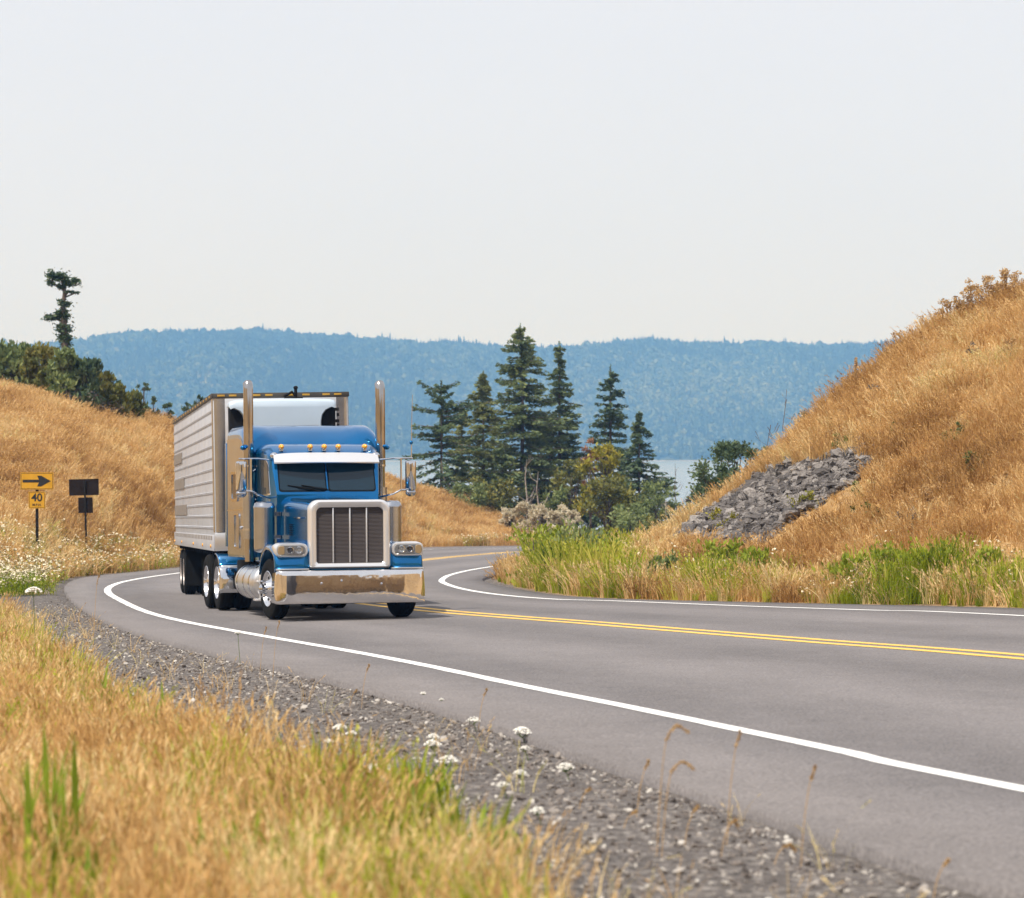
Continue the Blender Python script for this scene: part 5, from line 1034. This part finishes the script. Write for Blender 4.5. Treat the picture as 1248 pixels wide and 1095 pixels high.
# sun visor
mb = MB(); rings = []
for k in range(13):
    t = -1 + 2 * k / 12; xx = t * .93; yy = 2.02 + .10 * t * t
    rings.append([Vector((xx, yy, 2.665 - .01 * t * t)), Vector((xx, yy + .02, 2.67)), Vector((xx * .99, 2.27, 2.845 - .03 * t ** 4)), Vector((xx * .99, 2.25, 2.85 - .03 * t ** 4)), Vector((xx, yy - .006, 2.68))])
mb.loft(rings, True, True, True); mb.build('sun_visor', M_SHELL, cab, 40)
for x in (-.76, -.25, .0, .25, .72):
    mb = MB(); mb.lathe([(.10, .0001), (.10, .044), (.06, .048), (.0, .044), (-.045, .030), (-.06, .0001)], 'y', (x, 0, 0), 16); o = mb.build('roof_light', M_AMBER, cab, 60); o.location = (0, 2.33, 2.955); o.rotation_euler = (0, 0, 0)
    mb = MB(); mb.box(x - .035, x + .035, 2.36, 2.50, 2.895 - .02, 2.94, .01); mb.build('light_base', M_CHROME, cab)
# side windows, doors
for s in (-1, 1):
    def sp(y, z, o): hw_ = .945 + (min(y, 3.0) - 2.3) / .7 * .105 ; return Vector((s * (hw_ + o), y, z))
    out = [(2.36, 2.12), (3.10, 2.08), (3.12, 2.70), (3.0, 2.76), (2.62, 2.76), (2.46, 2.66)]
    mb = MB(); mb.loft([[sp(y, z, .002) for y, z in out], [sp(y, z, .012) for y, z in out]], cap1=True); wf = mb.build('side_window_frame', M_CHROME, cab, 30)
    cyc, czc = 2.76, 2.42; ins = [(cyc + (y - cyc) * .92, czc + (z - czc) * .92) for y, z in out]
    mb = MB(); mb.loft([[sp(y, z, .010) for y, z in ins], [sp(y, z, .018) for y, z in ins]], cap1=True); mb.build('side_window', M_GLASS, wf, 30)
    dr = [(2.33, 1.05), (3.16, 1.0), (3.18, 2.05), (2.34, 2.08)]
    mb = MB(); mb.loft([[sp(y, z, .002) for y, z in dr], [sp(y, z, .010) for y, z in dr]], cap1=True); do = mb.build('door', M_BLUE, cab, 30)
    mb = MB(); mb.tube([sp(2.95, 1.75, .01), sp(2.95, 1.76, .05), sp(3.1, 1.76, .05), sp(3.1, 1.75, .01)], .012, 6); mb.build('handle', M_CHROME, do)
    mb = MB(); mb.tube([sp(3.22, 2.05, .02), sp(3.22, 2.12, .09), sp(3.22, 2.52, .10), sp(3.22, 2.58, .02)], .016, 8); mb.build('grab_handle', M_CHROME, cab)
    mb = MB(); mb.ball((s * .90, 2.30, 2.80), .075, (1, .9, .8), 2); mb.build('corner_lamp', M_CHROME, cab, 60)
# sleeper
def sl_prof(y, hw, zt, dip, rs):
    """roof outline with raised shoulders either side"""
    pts = [(-hw, y, 1.02)]
    pts.append((-hw, y, 2.0))
    for k in range(7): t = R(180 - 90 * k / 6); pts.append((-hw + rs + rs * math.cos(t), y, zt - rs + rs * math.sin(t)))
    for t in (-.62, -.52, -.40, 0, .40, .52, .62): pts.append((t * hw * 1.02 / .9, y, zt - dip * (1 if abs(t) < .45 else .55 if abs(t) < .55 else .1)))
    for k in range(7): t = R(90 - 90 * k / 6); pts.append((hw - rs + rs * math.cos(t), y, zt - rs + rs * math.sin(t)))
    pts += [(hw, y, 2.0), (hw, y, 1.02)]; return pts
mb = MB(); mb.loft([sl_prof(3.38, 1.16, 2.98, .06, .16), sl_prof(3.42, 1.20, 3.08, .10, .18), sl_prof(3.56, 1.22, 3.22, .13, .20), sl_prof(3.78, 1.22, 3.33, .10, .20), sl_prof(4.05, 1.22, 3.385, .03, .20), sl_prof(4.6, 1.22, 3.40, .0, .20), sl_prof(5.40, 1.22, 3.40, .0, .20)], True, True, True)
sl = mb.build('sleeper', M_BLUE, T, 38)
for s in (-1, 1):
    # polished side panel with rounded upper front corner
    out = [(3.44, 1.06), (5.36, 1.06), (5.38, 3.16), (4.1, 3.16), (3.80, 3.12), (3.60, 3.0), (3.48, 2.80), (3.42, 2.5), (3.42, 1.3)]
    mb = MB(); mb.plate(out, 'x', s * 1.221, s * 1.232); pn = mb.build('side_panel', M_STAIN, sl, 30)
    def fr2(y0, y1, z0, z1, r, wd, nm, m_in):
        mb = MB(); A = rrect((y1 - y0) / 2, z0, z1, r, r, 4, (y0 + y1) / 2); B = rrect((y1 - y0) / 2 - wd, z0 + wd, z1 - wd, r * .7, r * .7, 4, (y0 + y1) / 2); xs_ = s * 1.2325; mb.loft([[(xs_, p, q) for p, q in A], [(xs_ + s * .02, p, q) for p, q in A], [(xs_ + s * .02, p, q) for p, q in B], [(xs_, p, q) for p, q in B]]); fo = mb.build(nm, M_CHROME, sl, 40)
        if m_in: MB().plate(B, 'x', s * 1.2325, s * 1.238).build(nm + '_pane', m_in, fo)
        return fo
    fr2(4.15, 4.85, 2.02, 2.56, .08, .05, 'sleeper_window', M_GLASS); fr2(4.0, 4.55, 1.18, 1.80, .05, .025, 'locker_door', None)
    mb = MB(); mb.box(s * 1.2325, s * 1.24, 3.42, 5.36, 1.86, 1.875); mb.build('trim_strip', M_CHROME, sl)
    mb = MB(); mb.ball((s * 1.245, 3.75, 1.55), .03, (1, 1, 1), 2); mb.build('marker_light', M_CHROME, sl)
    MB().box(min(s * 1.20, s * 1.24), max(s * 1.20, s * 1.24), 5.40, 5.62, 1.2, 3.1, .01).build('side_extender', M_BLUE, sl)
    mb = MB(); mb.tube([(s * 1.18, 3.20, 2.98), (s * 1.3, 3.16, 2.98)], .035, 8); mb.ball((s * 1.30, 3.20, 2.96), .05, (1, 1.3, .9), 2); mb.build('horn', M_BLUE, sl)
# exhaust stacks
for s in (-1, 1):
    X, Y_ = s * 1.19, 3.24; mb = MB(); mb.tube([(X, Y_, .95), (X, Y_, 2.6), (X, Y_, 2.64), (X, Y_, 4.0), (X, Y_ + .01, 4.06), (X, Y_ + .05, 4.10)], [.078, .078, .088, .088, .088, .086], 24); st = mb.build('exhaust_stack', M_STACK, T, 40)
    mb = MB(); mb.lathe([(0, .112), (.9, .112)], 'z', (X, Y_, 1.35), 24, cap0=True, cap1=True); mb.build('heat_shield', M_STAIN, st, 40)
    mb = MB(); mb.lathe([(0, .076), (.02, .074)], 'z', (X, Y_ + .05, 4.088), 20, cap1=True); mb.build('stack_bore', M_DARK, st, 40)
    for z in (1.5, 2.1, 2.62): mb = MB(); mb.lathe([(0, .118 if z < 2.5 else .094), (.035, .118 if z < 2.5 else .094)], 'z', (X, Y_, z), 24, cap0=True, cap1=True); mb.box(min(X, s * 1.05), max(X, s * 1.05), Y_ - .02, Y_ + .02, z, z + .03); mb.build('clamp', M_CHROME, st)
# air cleaners
for s in (-1, 1):
    X, Y_ = s * 1.12, 2.08; mb = MB(); mb.lathe([(1.12, .10), (1.14, .165), (1.18, .18), (1.20, .18), (1.369, .18), (1.37, .186), (1.39, .186), (1.391, .18), (1.40, .18), (1.60, .18), (1.609, .18), (1.61, .186), (1.63, .186), (1.631, .18), (1.64, .18), (1.87, .18), (1.884, .18), (1.885, .188), (1.91, .188), (1.93, .18), (1.975, .165), (2.0, .12), (2.005, .0001)], 'z', (X, Y_, 0), 32, cap0=True); ac = mb.build('air_cleaner', M_STAIN, T, 40)
    mb = MB(); mb.tube([(X, Y_, 1.14), (X - s * .02, Y_, 1.0), (X - s * .16, Y_, .94), (X - s * .3, Y_, .95)], .07, 12); mb.build('intake_pipe', M_DARK, ac, 40)
    mb = MB(); mb.box(min(s * .84, s * .96), max(s * .84, s * .96), 2.0, 2.12, 1.35, 1.42); mb.box(min(s * .84, s * .96), max(s * .84, s * .96), 2.0, 2.12, 1.75, 1.82); mb.build('bracket', M_CHROME, ac)
# mirrors
for s in (-1, 1):
    mx = s * 1.50; my = 2.18
    mb = MB(); mb.tube([(s * .93, 2.32, 2.72), (s * 1.2, my, 2.745), (mx + s * .04, my, 2.745)], .014, 8); mb.tube([(s * .96, 2.40, 2.06), (s * 1.2, my + .02, 2.12), (s * 1.33, my, 2.19), (mx, my, 2.19)], .016, 8); mb.tube([(s * 1.33, my, 2.745), (s * 1.33, my, 2.19)], .016, 8); ma = mb.build('mirror_arm', M_CHROME, T, 40)
    mb = MB(); rr_ = []
    for z, k in ((2.19, .82), (2.215, 1), (2.66, 1), (2.69, .93), (2.70, .75)):
        rr_.append([(mx + k * .098 * math.sin(t) , my - .01 - k * .075 * math.cos(t) * (1 if math.cos(t) > 0 else .25), z) for t in [2 * math.pi * q / 22 for q in range(22)]])
    mb.loft(rr_, True, True, True); mb.build('mirror_head', M_CHROME, ma, 40)
    mb = MB(); mb.ball((mx, my, 2.14), .095, (1, .6, .72), 3); mb.build('spot_mirror', M_STAIN, ma, 60)
    mb = MB(); mb.box(mx - .07, mx + .07, my + .012, my + .02, 2.24, 2.64); mb.build('mirror_glass', M_GLASS, ma)
mb = MB(); mb.tube([(1.52, 2.2, 2.74), (1.53, 2.2, 3.3), (1.55, 2.2, 3.86)], [.009, .006, .004], 6); an = mb.build('antenna', M_CHROME, T); mb = MB(); mb.ball((1.523, 2.2, 3.02), .035, (.9, .9, 1.1), 2); mb.build('antenna_coil', M_BLUE, an, 60)
# chassis, tanks, steps
mb = MB()
for s in (-1, 1): mb.box(s * .43 - .05, s * .43 + .05, .35, 8.5, .72, .98, .01)
mb.box(-.42, .42, .7, 3.0, .45, 1.0, .05); mb.box(-.35, .35, 3.0, 5.2, .55, .9, .05); mb.box(-.85, .85, 2.3, 5.3, .80, 1.04, .02)
mb.tube([(-1.0, 1.18, .50), (1.0, 1.18, .50)], .06, 8); mb.box(-.55, .55, 1.05, 1.3, .34, .52, .03)
for y in (6.72, 8.05): mb.tube([(-1.0, y, .515), (1.0, y, .515)], .10, 10); mb.ball((0, y, .53), .26, (1, 1, 1), 2)
mb.box(-.5, .5, 6.8, 8.0, .98, 1.08, .02); mb.box(-.98, -.72, 4.6, 5.9, .35, .95, .03); mb.box(.72, .98, 4.6, 5.9, .35, .95, .03); mb.box(-.75, .75, .35, .6, .40, .75, .02)
ch = mb.build('chassis', M_DARK, T, 30); mb = MB(); mb.box(-.45, .45, 6.9, 7.9, 1.08, 1.16, .03); mb.build('fifth_wheel', M_DARK, ch)
for s in (-1, 1):
    c = (s * .965, 0, .585); mb = MB(); mb.lathe([(2.52, .0001), (2.50, .12), (2.51, .24), (2.55, .29), (2.60, .305), (4.35, .305), (4.40, .29), (4.43, .2), (4.43, .0001)], 'y', c, 40); tk = mb.build('fuel_tank', M_ALU, T, 40)
    for y in (2.85, 3.45, 4.1): mb = MB(); mb.lathe([(y, .306), (y + .002, .316), (y + .055, .316), (y + .057, .306)], 'y', c, 40); mb.build('tank_strap', M_CHROME, tk, 40)
    mb = MB(); mb.box(min(s * .80, s * 1.26), max(s * .80, s * 1.26), 2.20, 2.46, .28, .32, .01); mb.box(min(s * .84, s * 1.16), max(s * .84, s * 1.16), 2.28, 2.44, .32, .84, .015); mb.box(min(s * .80, s * 1.22), max(s * .80, s * 1.22), 2.24, 2.46, .60, .63, .01); mb.build('cab_step', M_SHELL, T)
    # quarter fender before the drive wheels
    cyw = 6.75; mb = MB(); rings = []
    for a in np.linspace(92, 196, 16):
        rq = .66; yy, zz_ = cyw + rq * math.cos(R(a)) , .56 + rq * math.sin(R(a)) * .78
        if a > 170: yy = cyw - rq * (1 - .0 * (a - 170)); zz_ = .56 - (a - 170) * .012 + rq * math.sin(R(170)) * .78
        rings.append([Vector((s * .60, yy, zz_)), Vector((s * .9, yy, zz_)), Vector((s * 1.20, yy, zz_)), Vector((s * 1.245, yy + .015, zz_ - .004)), Vector((s * 1.26, yy + .05, zz_ - .02))])
    mb.loft(rings[:9], closed=False); qf = mb.build('quarter_fender', M_BLUE, T, 50); qf.modifiers.new('t', 'SOLIDIFY').thickness = .012
    mb = MB(); mb.loft([[p + Vector((0, -.004, 0)) for p in r__] for r__ in rings[8:]], closed=False); ql = mb.build('fender_skirt', M_CHROME, qf, 50); ql.modifiers.new('t', 'SOLIDIFY').thickness = .012
    # side box between tank and drive wheels
    MB().box(min(s * .68, s * 1.22), max(s * .68, s * 1.22), 8.62, 8.64, .22, .95).build('mud_flap', M_RUB, T)
    wheel(T, s * 1.235, 1.18, s, front=True, steer=R(7)); wheel(T, s * 1.235, 6.75, s, dual=True); wheel(T, s * 1.235, 8.05, s, dual=True)
place(T, -2.66, 49.0, R(14.6), R(.35))

# ------------------------------------------------------------------ TRAILER (origin under the middle of the nose)
S = empty('semi_trailer'); tag(S, 'long white ribbed refrigerated box trailer pulled behind the blue tractor', 'trailer')
L, hw, zb, zt = 15.3, 1.29, 1.12, 4.08
mb = MB(); mb.box(-hw + .02, hw - .02, .02, L, zb + .05, zt - .03, .015); box = mb.build('trailer_body', M_WHITEP, S, 30)
for s in (-1, 1):
    mb = MB(); x0 = s * (hw - .02)
    zs = [1.56, 1.78, 2.0, 2.22, 2.44, 2.66, 2.88, 3.10, 3.32, 3.54, 3.76]
    for z in zs:   # paired ribs pressed into the side sheets
        P = [(x0, z - .024), (x0 + s * .014, z - .016), (x0 + s * .014, z - .005), (x0 + s * .002, z), (x0 + s * .014, z + .005), (x0 + s * .014, z + .016), (x0, z + .024)]
        mb.loft([[(p, .16, q) for p, q in P], [(p, L - .04, q) for p, q in P]], closed=False, cap0=False)
    for k in range(1, 12): mb.box(min(x0, x0 + s * .004), max(x0, x0 + s * .004), k * 1.27 - .012, k * 1.27 + .012, 1.5, 3.98)
    mb.build('side_ribs', M_WHITEP, box, 25)
    mb = MB(); mb.box(min(x0, x0 + s * .03), max(x0, x0 + s * .03), .12, L, zb, zb + .30, .006); br = mb.build('bottom_rail', M_WHITEP, box)
    mb = MB()
    for k in range(26): mb.box(min(x0 + s * .03, x0 + s * .034), max(x0 + s * .03, x0 + s * .034), .5 + k * .56, .5 + k * .56 + .30, zb + .205, zb + .285)
    mb.build('rail_slots', M_GREY, br)
    for y in (.9, 3.6, 7.0, 11.8, 15.0): mb = MB(); mb.ball((x0 + s * .034, y, zb + .09), .038, (.5, 1.6, 1), 2); mb.build('marker_light', M_AMBER, br, 60)
    mb = MB(); mb.box(min(x0, x0 + s * .028), max(x0, x0 + s * .028), .0, L, zt - .09, zt, .006); tr = mb.build('top_rail', M_RAIL, box)
    for k in range(16): MB().box(min(x0 + s * .028, x0 + s * .036), max(x0 + s * .028, x0 + s * .036), .5 + k * .95, .5 + k * .95 + .24, zt - .065, zt - .025, .004).build('reflector', M_AMBERD, tr)
    for z, y in ((3.12, 11.6), (2.53, 10.7), (1.93, 9.8)): MB().box(min(x0 + s * .001, x0 + s * .0235), max(x0 + s * .001, x0 + s * .0235), y, 15.1, z - .115, z + .115).build('side_patch', M_GREY, box)
    # stainless corner post of the nose
    mb = MB(); xc = s * hw; out = []
    for k in range(7): t = R(90 * k / 6); out.append((s * (hw - .10) + s * .10 * math.cos(t), .10 - .10 * math.sin(t)))
    A = [(s * hw, .20)] + out + [(s * (hw - .24), .0)]; mb.loft([[(p, q - .002, zb + .35) for p, q in A], [(p, q - .002, zt - .10) for p, q in A]], closed=False); mb.build('nose_corner', M_STAIN, box, 40)
mb = MB(); mb.box(-1.05, 1.05, -.012, .02, zb + .35, zt - .10, .004); fw = mb.build('nose_panel', M_ALU, box)
mb = MB(); mb.box(-hw + .02, hw - .02, -.02, .03, zt - .09, zt, .006); fr_ = mb.build('front_rail', M_RAIL, box)
for x in (-1.12, -.90, -.45, -.22, .22, .48, .86, 1.08): MB().box(x - .07, x + .07, -.03, -.02, zt - .062, zt - .028, .003).build('marker_light', M_AMBERD, fr_)
MB().box(-hw + .01, hw - .01, -.02, .03, zb, zb + .34, .008).build('bolster_plate', M_ALU, box)
mb = MB()
for k, z in enumerate((3.72, 3.62, 3.5, 3.42)): mb.box(1.03 + (k % 2) * .02, 1.10, -.016, -.0125, z, z + .06)
mb.build('decal', M_BLACK, box)
# refrigeration unit
def uo(y, hw_, z0, z1, r): return [(p, y, q) for p, q in rrect(hw_, z0, z1, r, .08, 6)]
so_ = [(.72, 2.30), (.725, 3.52), (.75, 3.64), (.82, 3.73), (.94, 3.785), (1.01, 3.82), (1.01, 3.865), (.97, 3.915), (.88, 3.935), (.5, 3.95)]; so_ = so_ + [(0, 3.955)] + [(-p, q) for p, q in reversed(so_)]
mb = MB(); mb.loft([[(p, -.012, q) for p, q in so_], [(p, -.36, q) for p, q in so_], [(p * .995, -.42, q - .01 * (q > 3.8)) for p, q in so_], [(p * .985, -.46, q - .03 * (q > 3.8)) for p, q in so_], [(p * .965, -.485, q - .06 * (q > 3.8)) for p, q in so_]], cap0=True, cap1=True); ru = mb.build('refrigeration_unit', M_REEFER, S, 40)
MB().box(-.62, .62, -.493, -.483, 2.4, 3.40, .004).build('unit_door', M_REEFER, ru); MB().box(-.66, .66, -.490, -.480, 3.43, 3.445).build('unit_seam', M_GREY, ru)
for s in (-1, 1):
    MB().box(min(s * .70, s * .995), max(s * .70, s * .995), -.38, -.013, 2.3, 3.80, .02).build('side_grille', M_DARK, ru)
mb = MB(); mb.box(.05, .40, -.3, -.1, 3.92, 3.98, .02); mb.tube([(.27, -.2, 3.95), (.27, -.2, 4.16)], .03, 8); mb.ball((.27, -.2, 4.16), .045, (1, 1, .8), 2); mb.tube([(.05, -.2, 4.0), (.20, -.2, 4.08), (.27, -.2, 4.0)], .03, 6); mb.build('unit_exhaust', M_DARK, ru)
# underside
mb = MB(); mb.box(-.55, .55, .3, L - .1, .98, zb + .02, .01); 
for k in range(20): mb.box(-1.2, 1.2, .6 + k * .75, .68 + k * .75, 1.03, zb + .03)
mb.box(-.62, .62, 11.2, 15.0, .72, .98, .02); mb.tube([(-1, 12.35, .515), (1, 12.35, .515)], .08, 8); mb.tube([(-1, 13.6, .515), (1, 13.6, .515)], .08, 8)
un = mb.build('underframe', M_DARK, S, 30)
for s in (-1, 1):
    mb = MB(); mb.box(s * .9 - .06, s * .9 + .06, 3.0, 3.12, .45, 1.05, .01); mb.box(s * .9 - .14, s * .9 + .14, 2.95, 3.17, .38, .45, .01); mb.build('landing_leg', M_DARK, S)
    MB().box(min(s * .62, s * 1.24), max(s * .62, s * 1.24), 11.45, 11.47, .22, 1.0).build('mud_flap', M_RUB, S)
    wheel(S, s * 1.255, 12.35, s, dual=True, rimmat=M_RIMW); wheel(S, s * 1.255, 13.6, s, dual=True, rimmat=M_RIMW)
place(S, -4.28, 55.25, R(9.3), R(-.3))

# ================================================================== AIR, LIGHT, CAMERA
bx = MB().box(-5200, 5200, -8300, 8300, -48, 262).bm; me = bpy.data.meshes.new('haze'); bmesh.ops.recalc_face_normals(bx, faces=bx.faces); bx.to_mesh(me); bx.free()
hzm = bpy.data.materials.new('haze'); hzm.use_nodes = True; nt = hzm.node_tree; nt.nodes.remove(nt.nodes['Principled BSDF']); pv = nt.nodes.new('ShaderNodeVolumePrincipled')
pv.inputs['Color'].default_value = (0.20, 0.48, 1.0, 1); pv.inputs['Density'].default_value = HAZE; pv.inputs['Absorption Color'].default_value = (1, 1, 1, 1)
nt.links.new(pv.outputs[0], nt.nodes['Material Output'].inputs['Volume'])
tag(link('haze', me, hzm), kind='stuff')
SUN_EL, SUN_AZ = 58.0, 222.0       # compass bearing of the sun, the camera looks to 0 (north)
sd = Vector((math.sin(R(SUN_AZ)) * math.cos(R(SUN_EL)), math.cos(R(SUN_AZ)) * math.cos(R(SUN_EL)), math.sin(R(SUN_EL))))
lt = bpy.data.lights.new('sun', 'SUN'); lt.energy = 4.7; lt.angle = R(.6); lt.color = (1, .95, .87); so = bpy.data.objects.new('sun', lt); COL.objects.link(so); so.rotation_euler = (-sd).to_track_quat('-Z', 'Y').to_euler()
w = bpy.data.worlds.new('World'); scene.world = w; w.use_nodes = True; nt = w.node_tree; bg = nt.nodes['Background']; sky = nt.nodes.new('ShaderNodeTexSky'); sky.sky_type = 'NISHITA'; sky.sun_disc = False; sky.sun_elevation = R(SUN_EL); sky.sun_rotation = R(SUN_AZ)
sky.dust_density = 4; sky.air_density = .8; sky.ozone_density = 1; sky.altitude = 100; nt.links.new(sky.outputs[0], bg.inputs[0]); bg.inputs[1].default_value = SKYS
# thin bright overcast veil mixed with the clear sky
bg2 = nt.nodes.new('ShaderNodeBackground'); bg2.inputs[1].default_value = VEIL
tcw = nt.nodes.new('ShaderNodeTexCoord'); nz = nt.nodes.new('ShaderNodeTexNoise'); nz.inputs['Scale'].default_value = 2.2; nz.inputs['Detail'].default_value = 4; mpw = nt.nodes.new('ShaderNodeMapping'); mpw.inputs['Scale'].default_value = (1, 1, 3)
nt.links.new(tcw.outputs['Generated'], mpw.inputs[0]); nt.links.new(mpw.outputs[0], nz.inputs['Vector']); rw = nt.nodes.new('ShaderNodeValToRGB'); rw.color_ramp.elements[0].position = .3; rw.color_ramp.elements[0].color = (.79, .82, .90, 1); rw.color_ramp.elements[1].position = .7; rw.color_ramp.elements[1].color = (.845, .86, .925, 1)
nt.links.new(nz.outputs[0], rw.inputs[0]); nt.links.new(rw.outputs[0], bg2.inputs[0]); ms = nt.nodes.new('ShaderNodeMixShader'); ms.inputs[0].default_value = .8
nt.links.new(bg.outputs[0], ms.inputs[1]); nt.links.new(bg2.outputs[0], ms.inputs[2]); nt.links.new(ms.outputs[0], nt.nodes['World Output'].inputs[0])
cd = bpy.data.cameras.new('camera'); cam = bpy.data.objects.new('camera', cd); COL.objects.link(cam); cam.location = (0, 0, CH); cam.rotation_euler = (R(90), 0, 0)
cd.sensor_width = 36; cd.lens = F / 1248 * 36; cd.clip_end = 20000; cd.clip_start = .5; cd.dof.use_dof = True; cd.dof.focus_distance = 51; cd.dof.aperture_fstop = 3.8
scene.camera = cam
scene.view_settings.view_transform = 'Standard'; scene.view_settings.look = 'None'; scene.view_settings.exposure = EXPO; scene.view_settings.gamma = 1
scene.cycles.use_denoising = True; scene.cycles.max_bounces = 6; scene.cycles.transparent_max_bounces = 8; scene.cycles.volume_bounces = 0
